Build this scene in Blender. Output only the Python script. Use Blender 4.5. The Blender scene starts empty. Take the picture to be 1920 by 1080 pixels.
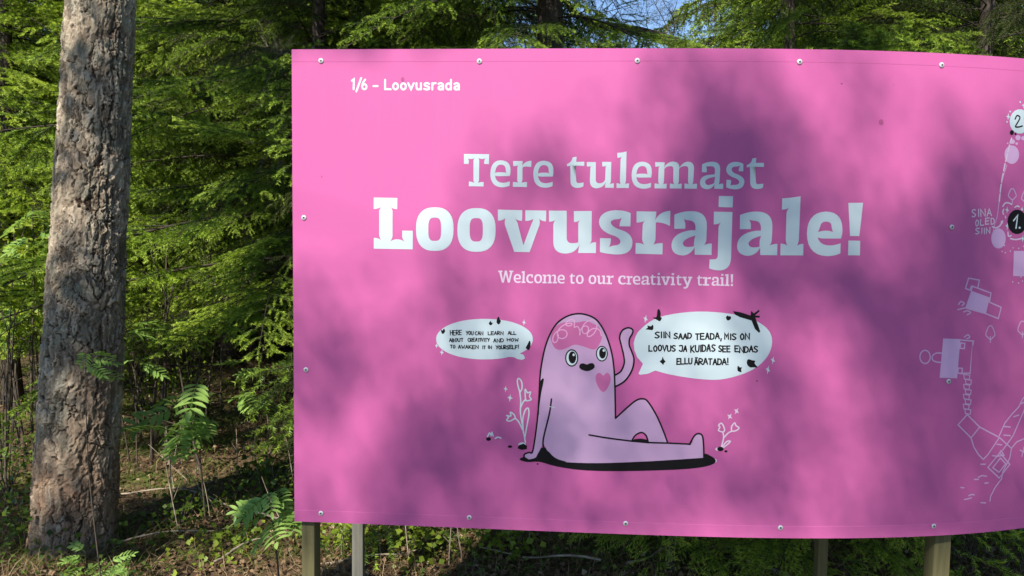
import bpy, bmesh, math, random, re
import numpy as np
from mathutils import Vector, Matrix
from mathutils.geometry import tessellate_polygon

# ------------------------------------------------------------------ camera, sky, sun, exposure
scene = bpy.context.scene
COL = scene.collection
F_PX = 1450.0                       # focal length in pixels of the 1920 px wide frame
PITCH, ROLL = math.radians(3.90), math.radians(0.75)
CAM_Z = 1.6
_fw = Vector((0, math.cos(PITCH), -math.sin(PITCH)))
_up = Vector((0, math.sin(PITCH), math.cos(PITCH)))
_rt = Vector((1, 0, 0))
RIGHT = _rt * math.cos(ROLL) + _up * math.sin(ROLL)
UP = -_rt * math.sin(ROLL) + _up * math.cos(ROLL)
cam_data = bpy.data.cameras.new('camera')
cam_data.sensor_width = 36
cam_data.lens = F_PX / 1920 * 36
cam_data.clip_start = 0.05
cam_data.clip_end = 500
cam = bpy.data.objects.new('camera', cam_data)
COL.objects.link(cam)
M = Matrix((RIGHT, UP, -_fw)).transposed().to_4x4()
M.translation = (0, 0, CAM_Z)
cam.matrix_world = M
scene.camera = cam

SUN_AZ = math.radians(20)           # behind the camera, to its left
SUN_EL = math.radians(42)
TO_SUN = Vector((-math.sin(SUN_AZ) * math.cos(SUN_EL), -math.cos(SUN_AZ) * math.cos(SUN_EL), math.sin(SUN_EL)))
world = bpy.data.worlds.new('World')
scene.world = world
world.use_nodes = True
wn = world.node_tree.nodes
sky = wn.new('ShaderNodeTexSky')
sky.sky_type = 'NISHITA'
sky.sun_disc = False
sky.sun_elevation = SUN_EL
sky.sun_rotation = math.atan2(TO_SUN.x, TO_SUN.y)
sky.air_density = 0.9
sky.dust_density = 0.0
sky.ozone_density = 3.0
sky.altitude = 800
world.node_tree.links.new(sky.outputs[0], wn['Background'].inputs[0])
wn['Background'].inputs[1].default_value = 0.115
sun_data = bpy.data.lights.new('sun', 'SUN')
sun_data.energy = 5.0
sun_data.angle = math.radians(0.53)
sun_data.color = (1.0, 0.94, 0.84)
sun = bpy.data.objects.new('sun', sun_data)
COL.objects.link(sun)
sun.rotation_euler = TO_SUN.to_track_quat('Z', 'Y').to_euler()
sun.location = (-8, -10, 14)
scene.view_settings.view_transform = 'Standard'
scene.view_settings.look = 'None'
scene.view_settings.gamma = 1
scene.view_settings.use_curve_mapping = False
scene.view_settings.exposure = 0.8
scene.render.engine = 'CYCLES'
cy = scene.cycles
cy.max_bounces = 5
cy.diffuse_bounces = 2
cy.glossy_bounces = 2
cy.transmission_bounces = 3
cy.transparent_max_bounces = 4
cy.caustics_reflective = False
cy.caustics_refractive = False
cy.use_denoising = True

# ------------------------------------------------------------------ helpers
R = random.Random(7)
def ray(u, v):
    return (_fw + RIGHT * ((u - 960) / F_PX) - UP * ((v - 540) / F_PX))
def at(u, v, y):                    # the point that shows at pixel (u, v), y metres in front of the camera
    d = ray(u, v)
    t = y / d.y
    return Vector((d.x * t, y, CAM_Z + d.z * t))
def tag(o, label=None, cat=None, group=None, kind=None):
    if label: o['label'] = label
    if cat: o['category'] = cat
    if group: o['group'] = group
    if kind: o['kind'] = kind
    return o
def empty(name, loc=(0, 0, 0), rz=0):
    o = bpy.data.objects.new(name, None)
    o.empty_display_size = 0.1
    COL.objects.link(o)
    o.location = loc
    o.rotation_euler = (0, 0, rz)
    return o
def link(name, me, parent=None):
    o = bpy.data.objects.new(name, me)
    COL.objects.link(o)
    if parent: o.parent = parent
    return o
def mesh_np(name, V, Fq, mats, mat_idx=None, attrs=None, smooth=False):
    """V (n,3); Fq list of (array (m,k)); mat_idx per face; attrs {name: per-vertex float array}"""
    me = bpy.data.meshes.new(name)
    V = np.asarray(V, dtype=np.float32)
    groups = [np.asarray(f, dtype=np.int32) for f in (Fq if isinstance(Fq, list) else [Fq]) if len(f)]
    me.vertices.add(len(V))
    me.vertices.foreach_set('co', V.ravel())
    nl = sum(g.size for g in groups)
    nf = sum(len(g) for g in groups)
    me.loops.add(nl)
    me.loops.foreach_set('vertex_index', np.concatenate([g.ravel() for g in groups]))
    me.polygons.add(nf)
    sizes = np.concatenate([np.full(len(g), g.shape[1], dtype=np.int32) for g in groups])
    starts = np.concatenate([[0], np.cumsum(sizes)[:-1]]).astype(np.int32)
    me.polygons.foreach_set('loop_start', starts)
    for m in (mats if isinstance(mats, (list, tuple)) else [mats]):
        me.materials.append(m)
    if mat_idx is not None:
        me.polygons.foreach_set('material_index', np.asarray(mat_idx, dtype=np.int32))
    if smooth:
        me.polygons.foreach_set('use_smooth', np.ones(nf, dtype=bool))
    for k, a in (attrs or {}).items():
        at_ = me.attributes.new(k, 'FLOAT', 'POINT')
        at_.data.foreach_set('value', np.asarray(a, dtype=np.float32))
    me.update(calc_edges=True)
    return me
class Tri:                          # collects quads / triangles with per-vertex floats
    def __init__(s): s.v, s.f3, s.f4, s.a, s.m3, s.m4, s.n = [], [], [], [], [], [], 0
    def add(s, V, F, a=0.0, m=0):
        V = np.asarray(V, dtype=np.float32).reshape(-1, 3)
        F = np.asarray(F, dtype=np.int32)
        s.v.append(V)
        s.a.append(np.broadcast_to(np.asarray(a, dtype=np.float32), (len(V),)).copy())
        if F.shape[1] == 3: s.f3.append(F + s.n); s.m3 += [m] * len(F)
        else: s.f4.append(F + s.n); s.m4 += [m] * len(F)
        s.n += len(V)
    def mesh(s, name, mats, smooth=False):
        fs, mi = [], []
        if s.f3: fs.append(np.concatenate(s.f3)); mi += s.m3
        if s.f4: fs.append(np.concatenate(s.f4)); mi += s.m4
        return mesh_np(name, np.concatenate(s.v), fs, mats, mi, {'tint': np.concatenate(s.a)}, smooth)
def tube(pts, rads, sides=5):
    pts = np.asarray(pts, dtype=float)
    n = len(pts)
    t = np.gradient(pts, axis=0)
    t /= np.linalg.norm(t, axis=1)[:, None] + 1e-9
    ref = np.array([0.31, 0.22, 0.92]) if abs(t[0][2]) < 0.8 else np.array([0.95, 0.2, 0.1])
    a = np.cross(t, ref); a /= np.linalg.norm(a, axis=1)[:, None] + 1e-9
    b = np.cross(t, a)
    th = np.arange(sides) * 2 * math.pi / sides
    V = pts[:, None, :] + np.asarray(rads)[:, None, None] * (a[:, None, :] * np.cos(th)[None, :, None] + b[:, None, :] * np.sin(th)[None, :, None])
    i = np.arange(n - 1)[:, None] * sides
    j = np.arange(sides)[None, :]
    j2 = (j + 1) % sides
    F = np.stack([i + j, i + j2, i + sides + j2, i + sides + j], -1).reshape(-1, 4)
    return V.reshape(-1, 3), F
def box_verts(x0, x1, y0, y1, z0, z1):
    V = [(x0, y0, z0), (x1, y0, z0), (x1, y1, z0), (x0, y1, z0), (x0, y0, z1), (x1, y0, z1), (x1, y1, z1), (x0, y1, z1)]
    return V, [(0, 3, 2, 1), (4, 5, 6, 7), (0, 1, 5, 4), (1, 2, 6, 5), (2, 3, 7, 6), (3, 0, 4, 7)]
def bevel_mesh(me, w, seg=2):
    bm = bmesh.new(); bm.from_mesh(me)
    bmesh.ops.bevel(bm, geom=bm.edges[:], offset=w, segments=seg, affect='EDGES', profile=0.5)
    bm.to_mesh(me); bm.free()
    return me

# ------------------------------------------------------------------ materials
def new_mat(name):
    m = bpy.data.materials.new(name)
    m.use_nodes = True
    nt = m.node_tree
    b = nt.nodes['Principled BSDF']
    return m, nt, b
def nd(nt, typ, **kw):
    n = nt.nodes.new(typ)
    for k, v in kw.items():
        if k.startswith('i_'): n.inputs[k[2:].replace('_', ' ')].default_value = v
        else: setattr(n, k, v)
    return n
def ramp(nt, fac, stops):
    r = nt.nodes.new('ShaderNodeValToRGB')
    while len(r.color_ramp.elements) < len(stops): r.color_ramp.elements.new(0.5)
    for e, (p, c) in zip(r.color_ramp.elements, stops):
        e.position = p
        e.color = (*c, 1)
    nt.links.new(fac, r.inputs[0])
    return r.outputs[0]
def mixc(nt, fac, a, b, mode='MIX'):
    m = nt.nodes.new('ShaderNodeMix')
    m.data_type = 'RGBA'
    m.blend_type = mode
    for inp, val in ((m.inputs[0], fac), (m.inputs[6], a), (m.inputs[7], b)):
        if isinstance(val, (int, float)): inp.default_value = val
        elif isinstance(val, tuple): inp.default_value = (*val, 1) if len(val) == 3 else val
        else: nt.links.new(val, inp)
    return m.outputs[2]
def noise(nt, scale, detail=4, vec=None, rough=0.55):
    n = nd(nt, 'ShaderNodeTexNoise')
    n.inputs['Scale'].default_value = scale
    n.inputs['Detail'].default_value = detail
    n.inputs['Roughness'].default_value = rough
    if vec is not None: nt.links.new(vec, n.inputs['Vector'])
    return n.outputs['Fac']
def coord(nt, scale=(1, 1, 1), kind='Object'):
    tc = nt.nodes.new('ShaderNodeTexCoord')
    mp = nt.nodes.new('ShaderNodeMapping')
    mp.inputs['Scale'].default_value = scale
    nt.links.new(tc.outputs[kind], mp.inputs[0])
    return mp.outputs[0]
def bump(nt, b, h, strength, dist):
    n = nt.nodes.new('ShaderNodeBump')
    n.inputs['Strength'].default_value = strength
    n.inputs['Distance'].default_value = dist
    nt.links.new(h, n.inputs['Height'])
    nt.links.new(n.outputs[0], b.inputs['Normal'])
def attr(nt, name):
    a = nt.nodes.new('ShaderNodeAttribute')
    a.attribute_name = name
    return a.outputs['Fac']

def leaf_mat(name, stops, transl=0.35, rough=0.5, obj_var=0.25, spec=0.3):
    """leaf: diffuse + translucent, colour from the 'tint' attribute, shifted per object"""
    m, nt, b = new_mat(name)
    oi = nt.nodes.new('ShaderNodeObjectInfo')
    t = attr(nt, 'tint')
    ad = nt.nodes.new('ShaderNodeMath'); ad.operation = 'MULTIPLY_ADD'
    nt.links.new(oi.outputs['Random'], ad.inputs[0])
    ad.inputs[1].default_value = obj_var
    nt.links.new(t, ad.inputs[2])
    sb = nt.nodes.new('ShaderNodeMath'); sb.operation = 'SUBTRACT'; sb.use_clamp = True
    nt.links.new(ad.outputs[0], sb.inputs[0]); sb.inputs[1].default_value = obj_var / 2
    c = ramp(nt, sb.outputs[0], stops)
    nt.links.new(c, b.inputs['Base Color'])
    b.inputs['Roughness'].default_value = rough
    b.inputs['Specular IOR Level'].default_value = spec
    tr = nt.nodes.new('ShaderNodeBsdfTranslucent')
    hs = nt.nodes.new('ShaderNodeHueSaturation')
    hs.inputs['Hue'].default_value = 0.485
    hs.inputs['Saturation'].default_value = 1.1
    hs.inputs['Value'].default_value = 1.3
    nt.links.new(c, hs.inputs['Color'])
    nt.links.new(hs.outputs[0], tr.inputs[0])
    mx = nt.nodes.new('ShaderNodeMixShader')
    mx.inputs[0].default_value = transl
    nt.links.new(b.outputs[0], mx.inputs[1])
    nt.links.new(tr.outputs[0], mx.inputs[2])
    nt.links.new(mx.outputs[0], nt.nodes['Material Output'].inputs[0])
    return m
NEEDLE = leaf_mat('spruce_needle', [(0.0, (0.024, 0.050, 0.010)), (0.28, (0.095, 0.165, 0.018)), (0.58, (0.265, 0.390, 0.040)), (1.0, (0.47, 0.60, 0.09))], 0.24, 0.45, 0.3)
NEEDLE_LIGHT = leaf_mat('sunlit_needle', [(0.0, (0.045, 0.080, 0.012)), (0.28, (0.175, 0.280, 0.026)), (0.58, (0.36, 0.49, 0.05)), (1.0, (0.55, 0.67, 0.11))], 0.28, 0.45, 0.3)  # lighter copy of the spruce needle, sunlight put into the colour
NEEDLE_DARK = leaf_mat('old_shaded_needle', [(0.0, (0.024, 0.040, 0.012)), (0.5, (0.085, 0.115, 0.022)), (1.0, (0.20, 0.23, 0.05))], 0.25, 0.5)  # older, darker needles with shade put into the colour as well
ROWAN = leaf_mat('rowan_leaf', [(0.0, (0.09, 0.17, 0.04)), (0.5, (0.20, 0.34, 0.075)), (1.0, (0.36, 0.51, 0.14))], 0.40, 0.4)
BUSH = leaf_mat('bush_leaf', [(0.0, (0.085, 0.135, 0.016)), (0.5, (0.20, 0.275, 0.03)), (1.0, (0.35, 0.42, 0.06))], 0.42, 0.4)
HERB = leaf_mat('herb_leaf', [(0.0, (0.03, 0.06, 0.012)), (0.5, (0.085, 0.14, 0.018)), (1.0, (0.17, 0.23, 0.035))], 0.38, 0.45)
LITTER = leaf_mat('leaf_litter', [(0.0, (0.040, 0.024, 0.014)), (0.4, (0.115, 0.068, 0.036)), (0.75, (0.23, 0.15, 0.085)), (1.0, (0.37, 0.27, 0.17))], 0.12, 0.7, 0.0, 0.15)
DRYGRASS = leaf_mat('dry_grass', [(0.0, (0.085, 0.055, 0.030)), (0.5, (0.22, 0.155, 0.080)), (1.0, (0.38, 0.29, 0.16))], 0.2, 0.6, 0.0, 0.2)
GRASS = leaf_mat('green_grass', [(0.0, (0.04, 0.075, 0.012)), (0.5, (0.10, 0.15, 0.02)), (1.0, (0.20, 0.23, 0.04))], 0.35, 0.5, 0.0, 0.2)

def twig_mat(name, c0, c1, sc=40):
    m, nt, b = new_mat(name)
    c = ramp(nt, noise(nt, sc, 3, coord(nt)), [(0.3, c0), (0.7, c1)])
    nt.links.new(c, b.inputs['Base Color'])
    b.inputs['Roughness'].default_value = 0.85
    bump(nt, b, noise(nt, sc * 3, 3, coord(nt, (1, 1, 0.3))), 0.5, 0.004)
    return m
TWIG = twig_mat('spruce_twig', (0.018, 0.012, 0.009), (0.055, 0.038, 0.026))
DEADTWIG = twig_mat('dead_twig', (0.09, 0.07, 0.055), (0.30, 0.25, 0.19))
STEM = twig_mat('sapling_stem', (0.035, 0.025, 0.018), (0.10, 0.075, 0.05), 25)
SPRUCEBARK = twig_mat('spruce_bark', (0.022, 0.016, 0.012), (0.07, 0.05, 0.036), 18)
PALESTEM = twig_mat('pale_stem', (0.17, 0.13, 0.09), (0.42, 0.34, 0.25), 25)

def pine_bark_mat():
    m, nt, b = new_mat('pine_bark')
    plate = attr(nt, 'plate')       # random per bark plate
    crack = attr(nt, 'crack')       # 0 in a crack, 1 on a plate
    red = attr(nt, 'red')           # freshly flaked reddish inner bark near the foot
    co = coord(nt)
    n1 = noise(nt, 9, 6, co)
    n2 = noise(nt, 75, 5, coord(nt, (1, 1, 0.22)))
    base = ramp(nt, plate, [(0.0, (0.070, 0.052, 0.038)), (0.35, (0.19, 0.150, 0.110)), (0.65, (0.37, 0.300, 0.220)), (1.0, (0.62, 0.525, 0.40))])
    base = mixc(nt, n2, base, mixc(nt, 1.0, base, (0.66, 0.63, 0.60), 'MULTIPLY'))
    lich = ramp(nt, n1, [(0.48, (0, 0, 0)), (0.64, (1, 1, 1))])
    lf = nt.nodes.new('ShaderNodeMath'); lf.operation = 'MULTIPLY'
    nt.links.new(lich, lf.inputs[0]); lf.inputs[1].default_value = 0.4
    base = mixc(nt, lf.outputs[0], base, (0.24, 0.25, 0.19))
    redc = ramp(nt, n2, [(0.3, (0.10, 0.062, 0.042)), (0.7, (0.29, 0.19, 0.125))])
    base = mixc(nt, red, base, redc)
    inner = mixc(nt, n1, (0.030, 0.020, 0.014), (0.075, 0.045, 0.028))
    base = mixc(nt, crack, inner, base)
    nt.links.new(base, b.inputs['Base Color'])
    b.inputs['Roughness'].default_value = 0.9
    b.inputs['Specular IOR Level'].default_value = 0.2
    bump(nt, b, noise(nt, 130, 6, coord(nt, (1, 1, 0.5)), 0.7), 0.9, 0.008)
    return m
PINEBARK = pine_bark_mat()

def ground_mat():
    m, nt, b = new_mat('forest_floor')
    co = coord(nt)
    n1 = noise(nt, 0.9, 5, co)
    n2 = noise(nt, 22, 6, co, 0.65)
    n3 = noise(nt, 3.0, 4, co)
    brown = ramp(nt, n2, [(0.25, (0.030, 0.020, 0.012)), (0.5, (0.105, 0.068, 0.040)), (0.75, (0.24, 0.17, 0.105))])
    green = ramp(nt, n2, [(0.3, (0.035, 0.05, 0.012)), (0.7, (0.14, 0.165, 0.035))])
    f = ramp(nt, n3, [(0.46, (0, 0, 0)), (0.62, (1, 1, 1))])
    nt.links.new(mixc(nt, f, brown, green), b.inputs['Base Color'])
    b.inputs['Roughness'].default_value = 0.95
    b.inputs['Specular IOR Level'].default_value = 0.15
    bump(nt, b, n2, 0.8, 0.03)
    return m
GROUND = ground_mat()

def print_mat(name, col, rough=0.42, dirty=False):
    m, nt, b = new_mat(name)
    co = coord(nt)
    n = noise(nt, 1.6, 3, co)
    c = mixc(nt, n, tuple(0.96 * x for x in col), tuple(min(1, 1.03 * x) for x in col))
    if dirty:                       # faint rain streaks and dust specks
        st = ramp(nt, noise(nt, 7, 5, coord(nt, (3.2, 1, 0.16)), 0.65), [(0.52, (0, 0, 0)), (0.78, (1, 1, 1))])
        sk = ramp(nt, noise(nt, 160, 2, co), [(0.74, (0, 0, 0)), (0.80, (1, 1, 1))])
        f1 = nt.nodes.new('ShaderNodeMath'); f1.operation = 'MULTIPLY'; nt.links.new(st, f1.inputs[0]); f1.inputs[1].default_value = 0.115
        f2 = nt.nodes.new('ShaderNodeMath'); f2.operation = 'MULTIPLY'; nt.links.new(sk, f2.inputs[0]); f2.inputs[1].default_value = 0.35
        c = mixc(nt, f1.outputs[0], c, (0.36, 0.15, 0.24))
        c = mixc(nt, f2.outputs[0], c, (0.27, 0.07, 0.15))
    nt.links.new(c, b.inputs['Base Color'])
    b.inputs['Roughness'].default_value = rough
    b.inputs['Specular IOR Level'].default_value = 0.14
    # fine weave of the banner cloth
    wv = nt.nodes.new('ShaderNodeTexWave'); wv.inputs['Scale'].default_value = 55; wv.inputs['Distortion'].default_value = 0.6
    wv.bands_direction = 'X'
    nt.links.new(co, wv.inputs['Vector'])
    bump(nt, b, wv.outputs['Fac'], 0.05, 0.001)
    return m
PINK = print_mat('banner_pink', (0.45, 0.098, 0.268), 0.48, True)
WHITE_INK = print_mat('white_ink', (0.46, 0.54, 0.57))
ROSE_WHITE = print_mat('rose_white_ink', (0.60, 0.48, 0.59))
BLACK_INK = print_mat('black_ink', (0.006, 0.005, 0.006), 0.65)
LILAC_INK = print_mat('lilac_ink', (0.44, 0.275, 0.435))
MAP_INK = print_mat('map_lilac_ink', (0.55, 0.34, 0.54))
SCRIBBLE_INK = print_mat('scribble_ink', (0.62, 0.31, 0.49))
BRAIN_INK = print_mat('brain_pink_ink', (0.45, 0.115, 0.275))

def metal_mat(name, col, rough):
    m, nt, b = new_mat(name)
    c = mixc(nt, noise(nt, 90, 4, coord(nt)), tuple(0.8 * x for x in col), col)
    nt.links.new(c, b.inputs['Base Color'])
    b.inputs['Metallic'].default_value = 0.15
    b.inputs['Roughness'].default_value = rough
    return m
ZINC = metal_mat('zinc', (0.55, 0.55, 0.57), 0.6)
STEELDARK = metal_mat('screw_recess', (0.06, 0.06, 0.07), 0.5)
def wood_mat(name, c0, c1):
    m, nt, b = new_mat(name)
    n = noise(nt, 70, 6, coord(nt, (1, 1, 0.05)), 0.65)
    nt.links.new(ramp(nt, n, [(0.3, c0), (0.7, c1)]), b.inputs['Base Color'])
    b.inputs['Roughness'].default_value = 0.75
    bump(nt, b, n, 0.25, 0.004)
    return m
POSTWOOD = wood_mat('treated_timber', (0.062, 0.054, 0.020), (0.125, 0.110, 0.046))
POSTGREY = wood_mat('weathered_timber', (0.08, 0.077, 0.064), (0.155, 0.15, 0.125))
def concrete():
    m, nt, b = new_mat('pale_concrete')
    n = noise(nt, 12, 6, coord(nt))
    nt.links.new(ramp(nt, n, [(0.3, (0.42, 0.40, 0.37)), (0.7, (0.66, 0.64, 0.60))]), b.inputs['Base Color'])
    b.inputs['Roughness'].default_value = 0.9
    return m
CONCRETE = concrete()

# ------------------------------------------------------------------ ground
def gz(x, y):                       # gentle forest-floor relief
    x = np.asarray(x, dtype=float); y = np.asarray(y, dtype=float)
    return (0.035 * np.sin(x * 1.7 + 0.6) * np.cos(y * 1.3) + 0.02 * np.sin(x * 4.1 + y * 3.3) + 0.012 * np.cos(x * 9 - y * 7)) * np.clip(y / 2, 0, 1) + 0.0 * x
ax = np.concatenate([[-250, -120, -60, -30, -18], np.linspace(-12, 12, 121), [18, 30, 60, 120, 250]])
ay = np.concatenate([[-250, -120, -60, -30, -15, -8, -4], np.linspace(0, 20, 101), [26, 40, 80, 150, 300]])
GX, GY = np.meshgrid(ax, ay)
fade = np.clip(1 - np.maximum(np.abs(GX) - 10, 0) / 8, 0, 1)
GZ = gz(GX, GY) * fade
ny_, nx_ = GX.shape
gi = np.arange(ny_ - 1)[:, None] * nx_ + np.arange(nx_ - 1)[None, :]
gq = np.stack([gi, gi + 1, gi + nx_ + 1, gi + nx_], -1).reshape(-1, 4)
ground = link('ground', mesh_np('ground', np.stack([GX, GY, GZ], -1).reshape(-1, 3), [gq], GROUND, smooth=True))
tag(ground, kind='structure')

# ------------------------------------------------------------------ conifer boughs (shared meshes)
def unit(v): return v / (np.linalg.norm(v, axis=-1, keepdims=True) + 1e-9)
def needles(rng, P, T, dens_len, nlen, nwid, tint, up=0.35, count=2):
    """single-triangle needles around twig points P with directions T"""
    n = len(P) * count
    P = np.repeat(P, count, 0); T = np.repeat(T, count, 0); tint = np.repeat(tint, count, 0)
    rad = rng.normal(size=(n, 3)); rad[:, 2] = rad[:, 2] * 0.75 + up
    rad -= T * np.sum(rad * T, 1)[:, None]
    rad = unit(rad)
    d = unit(rad * 0.80 + T * rng.uniform(0.35, 0.8, (n, 1)))
    L = nlen * rng.uniform(0.75, 1.2, (n, 1))
    side = unit(np.cross(d, rng.normal(size=(n, 3)))) * nwid * 0.5
    V = np.stack([P + side, P - side, P + d * L], 1).reshape(-1, 3)
    a = np.clip(np.repeat(tint + rng.normal(0, 0.09, n), 3), 0, 1)
    return V, a
def bough(seed, L=1.5, width=0.62, droop=0.30, hang=0.25, nlen=0.0155, nwid=0.0032, step=0.0046, fresh=0.55, bare=0.18, dead=0.0, spacing=0.042, cnt=4):
    rng = np.random.default_rng(seed)
    tri = Tri()
    pos, tan, tnt = [], [], []
    def twig(p0, d0, ln, sag, r0, lvl, leafy=True, tubes=True):
        n = max(3, int(ln / 0.03) + 1)
        t = np.linspace(0, 1, n)
        d0 = d0 / np.linalg.norm(d0)
        bend = rng.normal(0, 0.07, 3)
        P = p0 + d0 * (t * ln)[:, None] + bend * (t ** 2 * ln)[:, None]
        P[:, 2] -= sag * ln * t ** 2
        if tubes:
            V, F = tube(P, r0 * (1 - 0.75 * t), 4 if lvl == 0 else 3)
            tri.add(V, F, rng.uniform(0.2, 0.8), 1)
        if leafy:
            m = max(2, int(ln / step))
            tt = (np.arange(m) + rng.uniform(0, 1)) / m
            tt = tt[tt < 1]
            Q = np.stack([np.interp(tt, t, P[:, k]) for k in range(3)], -1)
            D = unit(np.stack([np.interp(tt, t, np.gradient(P[:, k], t)) for k in range(3)], -1))
            pos.append(Q); tan.append(D)
            tip = np.clip(1 - (1 - tt) * ln / 0.07, 0, 1) if lvl else np.zeros(len(tt))
            age_shade = 0.45 + 0.55 * np.clip((np.hypot(Q[:, 0], Q[:, 1]) / L - 0.25) / 0.5, 0, 1)  # older inner needles darker; the crown's interior shade is tinted in too
            tnt.append((0.20 + 0.26 * rng.uniform() + fresh * tip * rng.uniform(0.5, 1.2)) * age_shade)
        return P
    main = twig(np.zeros(3), np.array([1, 0, 0.10]), L, droop, 0.0075 * L / 1.5, 0, leafy=False)
    tm = np.linspace(0, 1, len(main))
    n_side = int(L * (1 - bare) / spacing)
    for k in range(n_side):
        t = bare + (1 - bare) * (k + rng.uniform(-.3, .3)) / n_side
        t = min(max(t, bare), 0.985)
        p = np.array([np.interp(t, tm, main[:, c]) for c in range(3)])
        s = 1 if k % 2 else -1
        prof = min(1, (t - bare) / 0.22 + 0.25) * (1 - t) ** 0.65
        ln = L * width * prof * rng.uniform(0.65, 1.15) + 0.06
        ang = math.radians(rng.uniform(42, 68))
        d = np.array([math.cos(ang), s * math.sin(ang), rng.uniform(-0.25, 0.12)])
        if rng.uniform() < dead: 
            twig(p, d, ln * 0.7, 0.1, 0.0028, 1, leafy=False)
            continue
        B = twig(p, d, ln, hang * rng.uniform(0.5, 1.5), 0.0035, 1, leafy=ln < 0.5)
        tb = np.linspace(0, 1, len(B))
        m = int(ln / 0.040)
        for j in range(m):
            u = 0.18 + 0.8 * (j + rng.uniform(0, .8)) / max(m, 1)
            if u > 0.97: continue
            q = np.array([np.interp(u, tb, B[:, c]) for c in range(3)])
            bd = unit(B[-1] - B[0])
            nrm = np.array([-bd[1], bd[0], 0]) * (1 if j % 2 else -1)
            d2 = bd * 0.75 + nrm * rng.uniform(0.5, 0.9) + np.array([0, 0, rng.uniform(-0.30, 0.10)])
            twig(q, d2, (0.045 + 0.26 * ln * (1 - u)) * rng.uniform(0.7, 1.25), hang * rng.uniform(0.6, 2.0), 0.0018, 2, tubes=(j % 2 == 0))
    # leading shoot
    twig(main[-2], unit(main[-1] - main[-3]), 0.12, 0.1, 0.002, 2)
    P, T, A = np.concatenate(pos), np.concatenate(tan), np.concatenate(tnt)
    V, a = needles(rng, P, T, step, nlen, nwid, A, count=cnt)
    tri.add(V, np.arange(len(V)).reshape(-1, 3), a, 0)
    return tri
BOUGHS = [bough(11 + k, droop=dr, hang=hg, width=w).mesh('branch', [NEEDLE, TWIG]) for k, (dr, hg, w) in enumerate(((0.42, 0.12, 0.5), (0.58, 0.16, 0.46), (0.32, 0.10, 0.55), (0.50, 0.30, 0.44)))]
def relit(me, mat):
    m = me.copy(); m.materials[0] = mat
    return m
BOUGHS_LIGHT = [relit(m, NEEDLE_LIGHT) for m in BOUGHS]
BOUGHS_OLD_SHADED = [bough(31 + k, droop=dr, hang=0.5, width=0.42, fresh=0.2, bare=0.3, dead=0.3, step=0.0055).mesh('branch', [NEEDLE_DARK, TWIG]) for k, dr in enumerate((0.35, 0.2))]
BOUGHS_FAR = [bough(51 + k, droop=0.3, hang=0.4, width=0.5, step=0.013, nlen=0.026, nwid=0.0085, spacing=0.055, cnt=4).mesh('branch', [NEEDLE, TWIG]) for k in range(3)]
def bare_branch(seed, L=1.3):
    rng = np.random.default_rng(seed)
    tri = Tri()
    def grow(p, d, ln, r, lvl):
        n = 7
        P = [np.array(p)]
        for k in range(n):
            d = unit(d + rng.normal(0, 0.16, 3) + np.array([0, 0, -0.03]))
            P.append(P[-1] + d * ln / n)
        P = np.array(P)
        V, F = tube(P, np.linspace(r, r * 0.3, len(P)), 4)
        tri.add(V, F, 0.5, 0)
        if lvl < 3:
            for k in range(2, n + 1):
                for _ in range(2 if lvl < 2 else 1):
                    s = unit(np.cross(d, rng.normal(size=3)))
                    grow(P[k], unit(d * 0.7 + s * 0.9), ln * rng.uniform(0.22, 0.42), r * 0.4, lvl + 1)
    grow((0, 0, 0), np.array([1, 0, 0.05]), L, 0.012, 0)
    return tri
BARE = [bare_branch(70 + k).mesh('dead_branch', [DEADTWIG if k else TWIG]) for k in range(3)]

def trunk_mesh(name, h, r0, r1, mat, lean=(0, 0), seed=0, sides=14, wob=0.02):
    rng = np.random.default_rng(seed)
    n = max(8, int(h / 0.25))
    t = np.linspace(0, 1, n)
    P = np.stack([lean[0] * t + wob * np.sin(t * 9 + seed), lean[1] * t + wob * np.cos(t * 7 + seed), -0.15 + (h + 0.15) * t], -1)
    rad = r0 + (r1 - r0) * t
    rad[0] *= 1.5; rad[1] *= 1.15
    V, F = tube(P, rad, sides)
    tri = Tri(); tri.add(V, F)
    return tri.mesh(name, [mat], True)
def place_bough(tree, me, z, az, tilt, length, roll=0.0, base=1.5, name='branch', lean=(0, 0), r=0.0):
    o = link(name, me, tree)
    o.rotation_mode = 'XYZ'
    o.rotation_euler = (roll, -tilt, az)
    o.location = (lean[0] + math.cos(az) * r, lean[1] + math.sin(az) * r, z)
    k = length / base
    o.scale = (k, k, k)
    return o
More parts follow.
